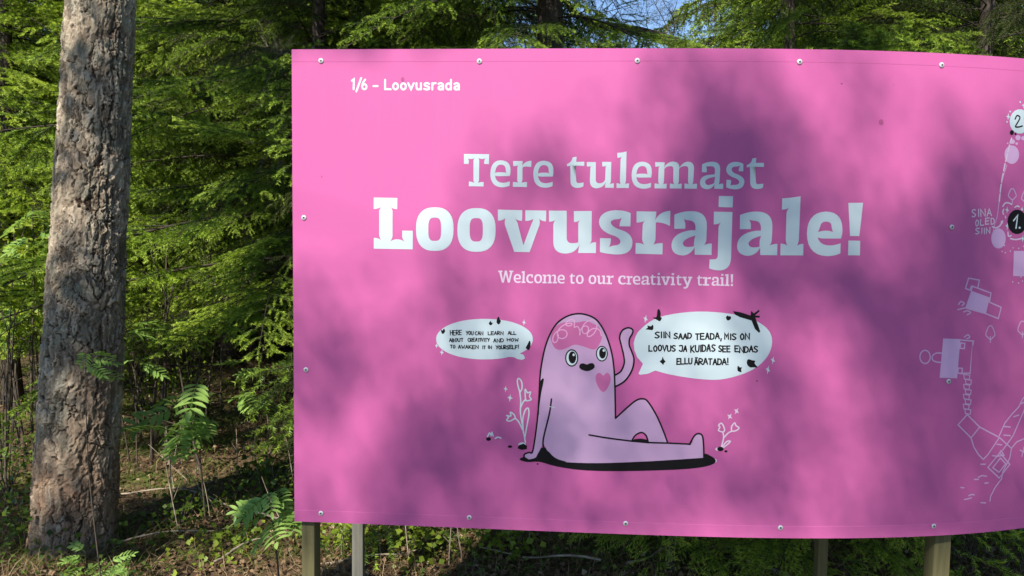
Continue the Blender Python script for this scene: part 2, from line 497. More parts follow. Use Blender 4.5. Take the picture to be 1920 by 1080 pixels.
def spruce(x, y, h, label, rng_seed, low=0.5, spread=1.6, per=6, dz=0.30, kinds=None, top_clear=None, group=None, r0=0.12, az_skip=None, zmax=None, dead=2, tilt0=-0.25, reach=None, inner=0, kind_at=None):
    rg = random.Random(rng_seed)
    tr = empty('spruce_tree', (x, y, float(gz(x, y))))
    tag(tr, label, 'spruce tree', group)
    link('trunk', trunk_mesh('trunk', h, r0, 0.015, SPRUCEBARK, seed=rng_seed), tr)
    kinds = kinds or BOUGHS
    z = low
    a0 = rg.uniform(0, 6)
    while z < h - 0.15 and (zmax is None or z < zmax):
        f = 1 - z / h
        for k in range(per):
            az = a0 + 2 * math.pi * k / per + rg.uniform(-.35, .35)
            if az_skip and az_skip(az % (2 * math.pi), z): continue
            ln = spread * (f ** 0.75) * rg.uniform(0.75, 1.2) + 0.15
            if reach: ln *= reach(az % (2 * math.pi), z)
            place_bough(tr, rg.choice(kind_at(z) if kind_at else kinds), z + rg.uniform(-.12, .12), az, tilt0 + 0.55 * (z / h) + rg.uniform(-.15, .15), ln, rg.uniform(-.35, .35), r=r0 * f * 0.6)
        a0 += 1.1
        z += dz * rg.uniform(0.8, 1.2)
    for k in range(inner):              # short inner twigs that screen the stem
        place_bough(tr, rg.choice(kinds), rg.uniform(1.7, 3.4), rg.uniform(3.6, 5.8), rg.uniform(-.5, .2), rg.uniform(0.45, 0.8), rg.uniform(-.6, .6), r=0.04)
    for k in range(dead):
        place_bough(tr, rg.choice(BARE), rg.uniform(0.3, min(3.0, h * 0.6)), rg.uniform(0, 6.28), rg.uniform(-.4, .1), rg.uniform(0.6, 1.3), rg.uniform(0, 3), 1.3, 'dead_branch')
    return tr
TWO_PI = 2 * math.pi
NEAR_LABEL = 'trees'
# the spruce whose sunlit boughs fill the gap between the big trunk and the sign
spruce(-1.45, 5.75, 7.5, 'spruce with sunlit drooping boughs between the big trunk and the sign', 3, kind_at=lambda z: BOUGHS + BOUGHS_LIGHT * 2 if z < 1.9 else BOUGHS_OLD_SHADED + BOUGHS, low=1.1, spread=2.3, per=11, dz=0.27, r0=0.07, inner=22, dead=5, reach=lambda a, z: 0.60 if 3.75 < a < 5.0 and z < 3.4 else 1.0, tilt0=-.12)  # sunlit needle colour on the low boughs, shade painted into the upper ones
spruce(-0.95, 7.6, 8.5, 'dark twiggy spruce partly hidden behind the sign\'s left edge', 4, low=1.5, spread=2.6, per=8, dz=0.28, kinds=BOUGHS_OLD_SHADED + BOUGHS[:1], r0=0.14, dead=16)
# behind the sign, its tip boughs show above the top edge
spruce(0.22, 5.2, 7.0, 'spruce with thick dark trunk showing above the middle of the sign', 5, low=1.5, spread=1.6, per=8, dz=0.26, r0=0.14,
       az_skip=lambda a, z: (a < 0.9 or a > 5.9) and z > 1.5, dead=5)
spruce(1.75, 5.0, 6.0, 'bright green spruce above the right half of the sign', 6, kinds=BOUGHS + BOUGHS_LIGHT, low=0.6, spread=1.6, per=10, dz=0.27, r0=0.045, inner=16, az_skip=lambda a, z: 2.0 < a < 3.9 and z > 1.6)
spruce(3.35, 5.6, 7.5, 'shaded spruce behind the sign at the right picture edge', 8, low=0.4, spread=2.0, per=9, dz=0.25, kinds=BOUGHS_OLD_SHADED, r0=0.07, inner=14)
spruce(-1.0, 5.0, 2.4, 'low shaded young spruce at the sign\'s left edge', 14, low=0.3, spread=0.75, per=7, dz=0.2, kinds=BOUGHS_OLD_SHADED, r0=0.03, dead=2)
spruce(1.40, 3.42, 1.5, 'young spruce behind the sign, tips hanging below it between the right posts', 15, kinds=BOUGHS_LIGHT, low=0.32, spread=0.55, per=7, dz=0.2, r0=0.018, dead=0)
spruce(0.78, 3.55, 1.4, 'young spruce behind the sign, tips hanging below it right of the middle', 16, kinds=BOUGHS_LIGHT, low=0.30, spread=0.5, per=7, dz=0.2, r0=0.018, dead=0)
# left of the big trunk
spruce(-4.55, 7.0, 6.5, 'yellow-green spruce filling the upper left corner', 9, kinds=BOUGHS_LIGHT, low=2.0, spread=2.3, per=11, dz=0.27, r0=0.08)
spruce(-3.35, 9.2, 8.0, 'tall spruce behind the big trunk', 10, low=2.2, spread=2.7, per=10, dz=0.29, r0=0.10)
spruce(-9.4, 13.0, 8.5, 'spruce standing at the edge of the clearing, far left', 12, low=1.5, spread=2.8, per=9, dz=0.32, r0=0.10)
# deeper in the wood
FAR = [(-1.9, 10.6, 9), (3.9, 9.2, 9), (5.6, 7.8, 8), (0.2, 12.6, 3.6), (2.4, 13.2, 3.9), (-9.2, 18.5, 10), (-6.2, 19.5, 10), (-2.8, 15.5, 10), (-0.6, 19, 4.5), (3.2, 19.5, 4.6), (-12.5, 17.5, 11), (-8, 21, 11), (6.8, 12.5, 10), (8.6, 9.5, 9), (5.2, 16, 10), (-15.5, 21, 11), (-3.9, 22.5, 11), (9.5, 18, 11), (-4.6, 12.2, 9), (-6.6, 14.8, 9.5), (-11.0, 14.0, 10), (-3.3, 18.5, 11), (-1.2, 13.6, 9), (4.9, 10.8, 9), (3.3, 7.6, 7.5), (7.5, 15, 11), (-8.2, 11.8, 9), (-5.6, 10.2, 8)]
for k, (x, y, h) in enumerate(FAR):
    spruce(x, y, h, 'spruce deep in the wood, seen only in glimpses between nearer branches', 20 + k, low=1.6 if x < 0 and y < 18 else 0.6, spread=3.0, per=8, dz=0.42, kinds=BOUGHS_FAR, group='spruces deep in the wood', r0=0.14, dead=0)

def smooth_pts3(pts, n=5):
    P = [np.array(p, dtype=float) for p in pts]; m = len(P); g = lambda k: P[min(max(k, 0), m - 1)]; out = []
    for k in range(m - 1):
        p0, p1, p2, p3 = g(k - 1), g(k), g(k + 1), g(k + 2)
        for j in range(n):
            t = j / n
            out.append(0.5 * (2 * p1 + (p2 - p0) * t + (2 * p0 - 5 * p1 + 4 * p2 - p3) * t * t + (3 * p1 - p0 - 3 * p2 + p3) * t ** 3))
    return out + [P[-1]]
# bare arching limb against the patch of sky above the sign
limb = empty('leaning_tree', (2.05, 6.3, 0))
tag(limb, 'dark leaning bare tree arching across the patch of blue sky', 'tree')
lp0 = [at(1330, 160, 6.3), at(1290, 95, 6.3), at(1210, 62, 6.25), at(1120, 46, 6.2), at(1085, 30, 6.15), at(1060, 0, 6.1), at(1040, -60, 6.05)]
lp0 = [Vector((2.05, 6.3, -0.2)), Vector((1.95, 6.3, 1.2))] + lp0
Q = np.array(smooth_pts3(lp0))
V, F = tube(Q - np.array([2.05, 6.3, 0]), np.linspace(0.06, 0.018, len(Q)), 9)
t_ = Tri(); t_.add(V, F)
link('trunk', t_.mesh('trunk', [SPRUCEBARK], True), limb)
rg = random.Random(5)
for k in range(34):
    i = rg.randint(10, len(Q) - 2)
    p = Q[i] + (Q[i + 1] - Q[i]) * rg.random() - np.array([2.05, 6.3, 0])
    o = place_bough(limb, BARE[0] if k % 3 else BARE[1], 0, rg.uniform(0, 6.28), rg.uniform(-1.2, 0.9), rg.uniform(0.35, 0.85), rg.uniform(0, 3), 1.3, 'dead_branch')
    o.location = p

# ------------------------------------------------------------------ the big trunk at the left, with flaking bark plates
def pine():
    y0 = 3.78
    foot, top = at(137, 1062, y0), at(193, 0, y0)
    root = empty('pine_tree', (foot.x, y0, 0))
    tag(root, 'thick grey-brown trunk with flaking bark plates standing left of the sign', 'pine tree')
    slope = (top.x - foot.x) / (top.z - foot.z)
    def half(z):                     # radius profile measured from the picture
        return np.interp(z, [-0.2, 0.0, 0.12, 0.45, 1.0, 1.7, 2.7, 9.0], [0.235, 0.196, 0.182, 0.175, 0.167, 0.151, 0.136, 0.10])
    nth, z0, z1, dz = 300, -0.2, 3.4, 0.0046
    zz = np.arange(z0, z1, dz)
    th = np.arange(nth) * TWO_PI / nth
    TH, Z = np.meshgrid(th, zz)
    rng = np.random.default_rng(3)
    # warped coordinates so that plates are irregular
    S = TH * 0.19
    def wnoise(a, b, s, n=6, seed=0):
        r = np.random.default_rng(seed); o = 0
        for k in range(n):
            f = s * 1.7 ** k; ph = r.uniform(0, 6.28, 4); c = round(f * 0.19) or 1
            o = o + np.sin(c * TH + ph[0] + 2 * np.sin(Z * f * 0.6 + ph[1])) * np.sin(Z * f * 0.7 + ph[2]) / 1.7 ** (k * 0.75)
        return o
    S2 = S + 0.009 * wnoise(S, Z, 22, 5, 1) + 0.003 * wnoise(S, Z, 90, 3, 7)
    Z2 = Z + 0.030 * wnoise(S, Z, 16, 5, 2) + 0.006 * wnoise(S, Z, 90, 3, 8)
    def cells(cw, chh, seed):
        nC = int(round(TWO_PI * 0.19 / cw)); cw = TWO_PI * 0.19 / nC
        r = np.random.default_rng(seed)
        nR = int((z1 - z0) / chh) + 6
        jx, jy, hv = r.uniform(0, 1, (nR, nC)), r.uniform(0, 1, (nR, nC)), r.uniform(0, 1, (nR, nC))
        ci = np.floor(S2 / cw).astype(int); ri = np.floor((Z2 - z0) / chh).astype(int) + 2
        d1 = np.full(S2.shape, 9.0); d2 = d1.copy(); val = np.zeros(S2.shape); dy1 = np.zeros(S2.shape); dx1 = np.zeros(S2.shape)
        for a in (-1, 0, 1):
            for b in (-1, 0, 1):
                c, rr = ci + a, np.clip(ri + b, 0, nR - 1)
                cm = c % nC
                px = (c + jx[rr, cm]) * cw; pz = (ri + b - 2 + jy[rr, cm]) * chh + z0
                ddx = (S2 - px) / cw; ddz = (Z2 - pz) / chh
                d = np.maximum(np.abs(ddx), np.abs(ddz)) * 0.5 + 0.5 * np.hypot(ddx, ddz)
                nb = d < d1
                d2 = np.where(nb, d1, np.minimum(d2, d)); val = np.where(nb, hv[rr, cm], val)
                dy1 = np.where(nb, ddz, dy1); dx1 = np.where(nb, ddx, dx1)
                d1 = np.where(nb, d, d1)
        return d2 - d1, val, dx1, dy1
    def vnoise(cw, chh, seed):                              # value noise on the unrolled bark
        r = np.random.default_rng(seed)
        nC = int(round(TWO_PI * 0.19 / cw)); G = r.uniform(-1, 1, (int((z1 - z0) / chh) + 8, nC))
        fx = S2 / (TWO_PI * 0.19) * nC; fy = np.clip((Z2 - z0) / chh + 2, 0, G.shape[0] - 2.01)
        i0, j0 = np.floor(fy).astype(int), np.floor(fx).astype(int); a, b = fy - i0, fx - j0
        a, b = a * a * (3 - 2 * a), b * b * (3 - 2 * b)
        g = lambda i, j: G[i, j % nC]
        return g(i0, j0) * (1 - a) * (1 - b) + g(i0, j0 + 1) * (1 - a) * b + g(i0 + 1, j0) * a * (1 - b) + g(i0 + 1, j0 + 1) * a * b
    e1, v1, dx1, dy1 = cells(0.042, 0.12, 4)
    e2, v2, dx2, dy2 = cells(0.022, 0.050, 5)
    m1, m2, m3, m4 = vnoise(0.014, 0.034, 51), vnoise(0.008, 0.014, 52), vnoise(0.05, 0.09, 53), vnoise(0.010, 0.010, 54)
    rough = 0.5 * m1 + 0.35 * m2 + 0.3 * m4
    nC = 0.7 * m3 + 0.3 * m1
    def stp(e, t, s=0.03): return np.clip((e - t) / s, 0, 1)
    keep1 = np.clip(0.75 + 1.2 * vnoise(0.06, 0.16, 55), 0, 1); keep2 = np.clip(0.35 + 1.5 * vnoise(0.05, 0.10, 56), 0, 1)
    c1_ = (1 - stp(e1, 0.03 + 0.05 * rough, 0.05)) * keep1
    c2_ = (1 - stp(e2, 0.02 + 0.06 * rough, 0.06)) * keep2
    big, small = 1 - c1_, 1 - c2_
    # flakes: terraces cut by ragged noise contours
    fA, fB, fC = vnoise(0.032, 0.050, 61) + 0.55 * rough, vnoise(0.024, 0.036, 62) + 0.55 * rough, vnoise(0.017, 0.026, 63) + 0.5 * rough
    lay1, lay2, lay3 = stp(fA, -0.05, 0.07), stp(fB, 0.15, 0.07), stp(fC, 0.25, 0.08)
    fis = wnoise(S, Z, 9, 4, 9)
    disp = 0.011 * big + 0.007 * small + 0.0045 * lay1 + 0.0038 * lay2 + 0.003 * lay3 + 0.0022 * rough + 0.004 * v1 + 0.003 * fis
    # deep vertical fissures on the right flank
    wob = 0.05 * wnoise(S, Z, 14, 4, 31)
    fl = np.exp(-((TH - 5.62 + wob) / 0.05) ** 2) * np.clip(0.6 + wnoise(S, Z, 8, 3, 32), 0, 1) + np.exp(-((TH - 5.33 + wob * 1.3) / 0.04) ** 2) * np.clip(0.3 + wnoise(S, Z, 7, 3, 33), 0, 1)
    disp -= 0.006 * fl
    rad = half(Z) + disp - 0.012
    cx = slope * (Z) ; X = cx + rad * np.cos(TH) - slope * foot.z * 0; Y = rad * np.sin(TH)
    V = np.stack([X, Y, Z], -1).reshape(-1, 3)
    nz_ = len(zz)
    i = np.arange(nz_ - 1)[:, None] * nth; j = np.arange(nth)[None, :]; j2 = (j + 1) % nth
    Fq = np.stack([i + j, i + j2, i + nth + j2, i + nth + j], -1).reshape(-1, 4)
    crack = np.clip(big * (0.2 + 0.8 * small) * np.clip(1 - 0.6 * fl, 0.1, 1), 0, 1)
    edge = np.clip(1 - np.abs(fA + 0.05) / 0.10, 0, 1) * 0.5 + np.clip(1 - np.abs(fB - 0.12) / 0.08, 0, 1) * 0.4
    crack = np.clip(crack - 0.75 * edge * (m3 > -0.3), 0, 1)
    crack = np.clip((crack - 0.30) / 0.40, 0, 1)
    plate = np.clip(0.42 + 0.18 * (v1 - .5) + 0.14 * lay1 + 0.10 * lay2 + 0.08 * lay3 + 0.30 * nC + 0.22 * m2, 0, 1)
    red = np.clip((0.62 - Z) / 0.18, 0, 1) * np.clip(0.75 - 0.5 * (v2 > 0.6) + 0.3 * v1, 0, 1) * np.clip(Z / 0.15 + 0.3, 0, 1)
    red = np.maximum(red, np.clip((np.cos(TH - 5.5) - 0.75) * 3, 0, 0.55) * np.clip((1.3 - Z) / 0.5, 0, 1))
    me = mesh_np('trunk', V, [Fq], PINEBARK, None, {'plate': plate.ravel(), 'crack': crack.ravel(), 'red': red.ravel()}, True)
    link('trunk', me, root)
    up = trunk_mesh('upper_trunk', 6.0, 0.162, 0.08, PINEBARK, lean=(slope * 6, 0), seed=2, wob=0)
    o = link('upper_trunk', up, root); o.location = (slope * 3.36, 0, 3.36 + 0.0)
    rg = random.Random(77)
    for k in range(46):
        z = rg.uniform(6.0, 9.2)
        place_bough(root, rg.choice(BOUGHS_FAR), z, rg.uniform(0, 6.28), rg.uniform(-.2, .6), rg.uniform(1.0, 2.2) * (10.2 - z) / 3.2, rg.uniform(-.4, .4), lean=(slope * z, 0))
    return root, foot, slope
PINE, PINE_FOOT, PINE_SLOPE = pine()

# ------------------------------------------------------------------ the sign: curved banner panel on posts
PX = np.array([-0.692, -0.117, 0.368, 0.851, 1.322, 1.606])
PY = np.array([2.446, 2.407, 2.375, 2.358, 2.391, 2.449])
_pc = np.polyfit(PX, PY, 4)
_pd = np.polyder(_pc)
X_END = 1.65
def py_(x):                         # plan curve of the panel: bulges towards the viewer, bends back on the right
    x = np.asarray(x, dtype=float)
    e = np.polyval(_pc, X_END) + np.polyval(_pd, X_END) * (x - X_END)
    return np.where(x < X_END, np.polyval(_pc, np.minimum(x, X_END)), e)
def pn_(x):
    s = np.polyval(_pd, np.minimum(x, X_END))
    n = np.stack([s, -np.ones_like(s)], -1)
    return n / np.linalg.norm(n, axis=-1)[..., None]
Z_BOT = CAM_Z - 0.933
Z_TOP = Z_BOT + 1.5
X_LEFT, X_RIGHT = -0.694, 2.75
def on_panel(u, v):                 # pixel of the photograph -> (x, z) on the panel
    d = ray(u, v)
    t = 2.4
    for _ in range(12):
        t = float(py_(d.x * t)) / d.y
    return d.x * t, CAM_Z + d.z * t

sign = empty('information_sign', (1.0, 2.6, 0))
tag(sign, 'large pink welcome sign with white lettering and a cartoon figure, on timber posts', 'sign')
def child(name, me, parent=None, par=None):
    o = link(name, me, parent or sign)
    if not parent: o.location = -Vector(sign.location)
    return o
def part_mesh(name, me): return child(name, me)
# panel body: profile with a folded hem along top, bottom and left edge
xs = np.linspace(X_LEFT, X_RIGHT, 150)
xs = np.sort(np.concatenate([xs, [X_LEFT + 0.036, X_LEFT + 0.040]]))
hz_ = np.array([0, 0.034, 0.0368, 0.0375, 0.0385, 0.0392, 0.042])
zs = np.concatenate([Z_BOT + hz_, np.linspace(Z_BOT + 0.06, Z_TOP - 0.06, 24), (Z_TOP - hz_)[::-1]])
def hem(x, z):
    return np.where((z < Z_BOT + 0.038) | (z > Z_TOP - 0.038), 0.0006, 0.0) 
XX, ZZ = np.meshgrid(xs, zs)
RNG = np.random.default_rng(5)
NN = pn_(XX)
rip = 0.0012 * np.sin(XX * 21 + 1.5) * np.cos(ZZ * 6 + XX * 3)        # slight slack in the cloth
rip *= np.clip(np.minimum(ZZ - Z_BOT, Z_TOP - ZZ) / 0.2, 0, 1)
def slack(x, z):
    r = 0.0012 * np.sin(x * 21 + 1.5) * np.cos(z * 6 + x * 3)
    return r * np.clip(np.minimum(z - Z_BOT, Z_TOP - z) / 0.2, 0, 1)
OFF = hem(XX, ZZ) + rip
front = np.stack([XX + NN[..., 0] * OFF, py_(XX) + NN[..., 1] * OFF, ZZ], -1)
back = np.stack([XX - NN[..., 0] * 0.004, py_(XX) - NN[..., 1] * 0.004, ZZ], -1)
nz, nx = XX.shape
ii = np.arange(nz - 1)[:, None] * nx + np.arange(nx - 1)[None, :]
q = np.stack([ii, ii + 1, ii + nx + 1, ii + nx], -1).reshape(-1, 4)
qb = (q + nz * nx)[:, ::-1]
rim = []
per = [(0, j) for j in range(nx)] + [(i, nx - 1) for i in range(1, nz)] + [(nz - 1, j) for j in range(nx - 2, -1, -1)] + [(i, 0) for i in range(nz - 2, 0, -1)]
for k in range(len(per)):
    a = per[k][0] * nx + per[k][1]; b_ = per[(k + 1) % len(per)]; b_ = b_[0] * nx + b_[1]
    rim.append((a + 2 * nz * nx, a + 3 * nz * nx, b_ + 3 * nz * nx, b_ + 2 * nz * nx))
panel_me = mesh_np('panel', np.concatenate([front.reshape(-1, 3), back.reshape(-1, 3), front.reshape(-1, 3), back.reshape(-1, 3)]), [np.concatenate([q, qb, np.array(rim)])], PINK)
panel_me.polygons.foreach_set('use_smooth', np.array([True] * len(q) + [False] * (len(qb) + len(rim))))
part_mesh('panel', panel_me)

# ---- flat print: polygons and pen strokes laid on the curved panel, each layer a fraction of a millimetre proud
def flat(path, n=7):
    """SVG-like path string -> list of loops"""
    tok = re.findall(r'[A-Z]|-?[0-9.]+', path)
    loops, cur, i, cmd = [], [], 0, None
    def num():
        nonlocal i
        i += 1
        return float(tok[i - 1])
    while i < len(tok):
        if tok[i].isalpha():
            cmd = tok[i]; i += 1
            if cmd == 'Z':
                loops.append(cur); cur = []
                continue
        if cmd in 'ML': cur.append((num(), num()))
        elif cmd == 'Q':
            c = (num(), num()); e = (num(), num()); s = cur[-1]
            for k in range(1, n + 1):
                t = k / n
                cur.append(tuple((1 - t) ** 2 * s[d] + 2 * t * (1 - t) * c[d] + t * t * e[d] for d in (0, 1)))
    if cur: loops.append(cur)
    return loops
def super_loop(x0, x1, y0, y1, p=2.5, n=36):
    cx, cy_, rx, ry = (x0 + x1) / 2, (y0 + y1) / 2, (x1 - x0) / 2, (y1 - y0) / 2
    out = []
    for k in range(n):
        a = 2 * math.pi * k / n
        c, s = math.cos(a), math.sin(a)
        out.append((cx + rx * math.copysign(abs(c) ** (2 / p), c), cy_ + ry * math.copysign(abs(s) ** (2 / p), s)))
    return out
def smooth_pts(pts, closed=False, n=6):
    P = [np.array(p, dtype=float) for p in pts]
    if len(P) < 3 and not closed: return [tuple(p) for p in P]
    m = len(P)
    g = (lambda k: P[k % m]) if closed else (lambda k: P[min(max(k, 0), m - 1)])
    out = []
    for k in range(m if closed else m - 1):
        p0, p1, p2, p3 = g(k - 1), g(k), g(k + 1), g(k + 2)
        for j in range(n):
            t = j / n
            out.append(tuple(0.5 * (2 * p1 + (p2 - p0) * t + (2 * p0 - 5 * p1 + 4 * p2 - p3) * t * t + (3 * p1 - p0 - 3 * p2 + p3) * t ** 3)))
    if not closed: out.append(tuple(P[-1]))
    return out
class Art:
    """one printed element: all coordinates in photo pixels, stored on the panel"""
    LAYER = 0.00035
    def __init__(s): s.v, s.f, s.m, s.mats, s.tick = [], [], [], [], 0
    def _mi(s, mat):
        if mat not in s.mats: s.mats.append(mat)
        return s.mats.index(mat)
    def fill(s, loops, mat, layer=1, xf=None):
        L = []
        for lp in loops:
            if xf: lp = [xf(*p) for p in lp]
            pts = [Vector((*on_panel(*p), 0)) for p in lp]
            c = [pts[0]]
            for p in pts[1:]:
                if (p - c[-1]).length > 1e-5: c.append(p)
            if (c[0] - c[-1]).length < 1e-5: c.pop()
            L.append(c)
        tris = tessellate_polygon(L)
        flatp = [p for c in L for p in c]
        bm = bmesh.new()
        vs = [bm.verts.new(p) for p in flatp]
        for t in tris:
            try: bm.faces.new([vs[k] for k in t])
            except ValueError: pass
        x0 = min(p.x for p in flatp); x1 = max(p.x for p in flatp)
        x = math.ceil(x0 / 0.03) * 0.03
        while x < x1:
            bmesh.ops.bisect_plane(bm, geom=bm.verts[:] + bm.edges[:] + bm.faces[:], plane_co=(x, 0, 0), plane_no=(1, 0, 0))
            x += 0.03
        bm.verts.index_update()
        off = layer * s.LAYER + s.tick * 4e-6
        s.tick += 1
        base = len(s.v)
        s.v += [(v.co.x, v.co.y, off) for v in bm.verts]
        mi = s._mi(mat)
        for f in bm.faces:
            idx = [v.index for v in f.verts]
            if f.normal.z < 0: idx.reverse()
            s.f.append([base + k for k in idx]); s.m.append(mi)
        bm.free()
    def stroke(s, pts, w, mat, layer=2, closed=False, smooth=True, xf=None):
        if xf:
            pts = [xf(*p) for p in pts]
        if smooth: pts = smooth_pts(pts, closed)
        elif closed: pts = list(pts)
        P = np.array([on_panel(*p) for p in pts])
        keep = [0] + [k for k in range(1, len(P)) if np.linalg.norm(P[k] - P[k - 1]) > 2e-4]
        P = P[keep]
        h = w / 2 * 0.00166        # pixel of the photograph on the panel, in metres
        if len(P) < 2:
            P = np.array([P[0], P[0] + [1e-4, 0]])
        n = len(P)
        d = np.roll(P, -1, 0) - P
        if not closed: d[-1] = d[-2]
        d /= np.linalg.norm(d, axis=1)[:, None] + 1e-12
        dp = np.roll(d, 1, 0)
        if not closed: dp[0] = d[0]
        nn = np.stack([-(d + dp)[:, 1], (d + dp)[:, 0]], 1)
        ln = np.linalg.norm(nn, axis=1)[:, None] + 1e-9
        nn /= ln
        miter = 1 / np.clip(ln[:, 0] / 2, 0.45, 1)
        a, b = P + nn * h * miter[:, None], P - nn * h * miter[:, None]
        mi = s._mi(mat)
        base = len(s.v)
        off0 = layer * s.LAYER + s.tick * 4e-6
        s.tick += 1
        for k in range(n):
            o = off0 + 1e-5 * k / n
            s.v += [(a[k][0], a[k][1], o), (b[k][0], b[k][1], o)]
        for k in range(n if closed else n - 1):
            j = (k + 1) % n
            s.f.append([base + 2 * k, base + 2 * k + 1, base + 2 * j + 1, base + 2 * j]); s.m.append(mi)
        if not closed:
            for e, sg in ((0, -1), (n - 1, 1)):
                dd = d[e] * sg
                nrm = np.array([-dd[1], dd[0]])
                ring = []
                for k in range(5):
                    t = math.pi * k / 4 - math.pi / 2
                    p = P[e] + h * (dd * math.cos(t) + nrm * math.sin(t))
                    s.v.append((p[0], p[1], s.v[base + 2 * e][2])); ring.append(len(s.v) - 1)
                s.f.append(ring); s.m.append(mi)
    def build(s, name, parent=None):
        V = np.array(s.v)
        N = pn_(V[:, 0])
        o = V[:, 2] + slack(V[:, 0], V[:, 1]) + 0.0002
        W = np.stack([V[:, 0] + N[:, 0] * o, py_(V[:, 0]) + N[:, 1] * o, V[:, 1]], -1)
        me = bpy.data.meshes.new(name)
        # all faces must look at the viewer
        F = []
        for f in s.f:
            a = sum(V[f[k]][0] * V[f[(k + 1) % len(f)]][1] - V[f[(k + 1) % len(f)]][0] * V[f[k]][1] for k in range(len(f)))
            F.append(f if a > 0 else f[::-1])
        me.from_pydata(W.tolist(), [], F)
        for m in s.mats: me.materials.append(m)
        me.polygons.foreach_set('material_index', np.array(s.m, dtype=np.int32))
        me.polygons.foreach_set('use_smooth', np.ones(len(F), dtype=bool))
        me.update()
        if parent: return link(name, me, parent)
        return child(name, me)

def zoom(ox, oy, sc, dx=0, dy=0): return lambda x, y: (ox + (x + dx) / sc, oy + (y + dy) / sc)
# heading glyphs traced letter by letter (slab serif with cut-in notches)
A_, B_ = (690, 350, 4.0), (1150, 350, 4.0)
C_, D_ = (860, 270, 6.4), (1140, 270, 6.4)
g_a = 'M458 210 Q520 184 580 184 Q700 182 701 290 L697 390 Q697 415 680 440 Q705 425 738 427 L736 512 L610 510 Q608 480 610 455 Q575 515 515 516 Q436 510 436 440 Q440 360 540 335 Q580 325 615 328 L616 300 Q612 255 565 252 Q540 250 525 242 Q540 262 540 290 L539 315 L457 316 Z M617 366 Q525 390 521 425 Q525 452 560 453 Q595 452 605 445 Q602 400 617 366 Z'
TITLE = [
 (A_, 'M44 82 L220 85 L219 168 Q185 168 165 147 Q178 160 184 182 L184 370 Q180 395 165 412 Q200 390 235 396 Q262 402 281 418 Q262 400 257 378 L257 330 L336 331 L335 470 L44 465 L44 384 Q85 384 107 408 Q90 390 85 365 L85 182 Q90 165 107 146 Q90 165 44 167 Z', 0, 0),
 (A_, 'M974 172 L1157 177 L1155 257 Q1125 255 1100 240 Q1118 258 1122 275 L1165 441 L1228 275 Q1240 255 1238 242 Q1220 257 1180 257 L1180 177 L1337 180 L1335 260 Q1305 260 1283 241 Q1292 260 1285 290 L1212 491 L1097 489 L1028 290 Q1022 265 1032 235 Q1010 255 975 255 Z', 0, 0),
 (A_, 'M1357 180 L1490 181 L1490 385 Q1492 424 1530 424 Q1562 424 1577 418 L1577 275 Q1580 262 1592 248 Q1575 265 1545 265 L1544 183 L1678 183 L1676 395 Q1676 415 1662 430 Q1685 415 1710 417 L1709 498 L1576 497 Q1578 465 1588 430 Q1560 500 1480 502 Q1390 500 1390 415 L1390 290 Q1392 265 1408 247 Q1390 263 1358 263 Z', 0, 0),
 (A_, 'M1970 200 L1968 298 L1886 297 Q1888 260 1906 233 Q1890 245 1860 245 Q1822 250 1820 268 Q1825 295 1870 315 L1925 335 Q1985 365 1983 425 Q1980 508 1870 509 Q1790 505 1740 490 L1740 386 L1821 388 Q1822 430 1805 456 Q1825 442 1860 440 Q1893 436 1893 412 Q1890 385 1845 368 Q1735 335 1732 265 Q1738 185 1850 177 Q1925 176 1970 200 Z', 0, 0),
 (B_, 'M174 185 L322 187 Q322 225 310 256 Q345 185 428 181 L424 295 Q370 265 318 268 L316 395 Q312 415 300 437 Q320 422 370 424 L368 508 L166 503 L168 422 Q210 422 233 438 Q218 420 216 390 L220 290 Q222 270 238 253 Q220 268 174 270 Z', 0, 0),
 (B_, g_a, 0, 0), (B_, g_a, 492, 3),
 (B_, 'M791 70 L898 72 L894 156 L788 153 Z', 0, 0),
 (B_, 'M754 188 L893 190 L882 540 Q875 630 790 628 Q750 626 718 612 L722 545 L760 545 Q782 543 783 515 L788 310 Q790 290 805 267 Q790 283 752 283 Z', 0, 0),
 (B_, 'M1267 88 Q1330 85 1403 72 L1390 395 Q1388 420 1375 445 Q1395 428 1424 429 L1423 516 L1252 515 L1254 427 Q1290 428 1306 445 Q1294 425 1293 395 L1298 205 Q1300 180 1318 157 Q1300 172 1264 172 Z', 0, 0),
 (B_, 'M1707 389 L1570 389 Q1545 388 1530 378 Q1545 440 1620 441 Q1665 440 1704 425 L1703 500 Q1660 521 1600 521 Q1450 515 1450 350 Q1455 190 1595 187 Q1718 190 1718 320 Q1718 360 1707 389 Z M1533 340 Q1550 305 1552 290 Q1560 262 1595 262 Q1630 262 1635 290 Q1638 320 1647 341 Q1600 320 1533 340 Z', 0, 0),
 (B_, 'M1763 122 L1873 121 Q1860 250 1845 371 L1776 370 Q1770 250 1763 122 Z', 0, 0),
 (B_, 'M1764 404 L1852 406 L1850 516 L1761 515 Z', 0, 0),
]
art = Art()
for z_, p, dx, dy in TITLE:
    art.fill(flat(p), WHITE_INK, 1, zoom(*z_, dx, dy))
for x0, x1, y0, y1, a0, a1, b0, b1 in ((360, 642, 155, 482, 452, 549, 232, 407), (671, 957, 161, 489, 763, 862, 236, 412)):
    art.fill([super_loop(x0, x1, y0, y1, 2.5), super_loop(a0, a1, b0, b1, 3.2)], WHITE_INK, 1, zoom(*A_))
art.build('title_lettering')
g_e = 'M615 385 L470 387 Q450 385 437 378 Q445 465 530 466 Q570 465 613 448 L612 500 Q570 520 520 520 Q380 515 380 355 Q385 198 505 196 Q622 200 622 310 Q622 350 615 385 Z M437 350 Q450 340 480 340 L550 340 Q565 345 573 350 Q565 330 565 305 Q562 248 505 248 Q445 250 437 350 Z'
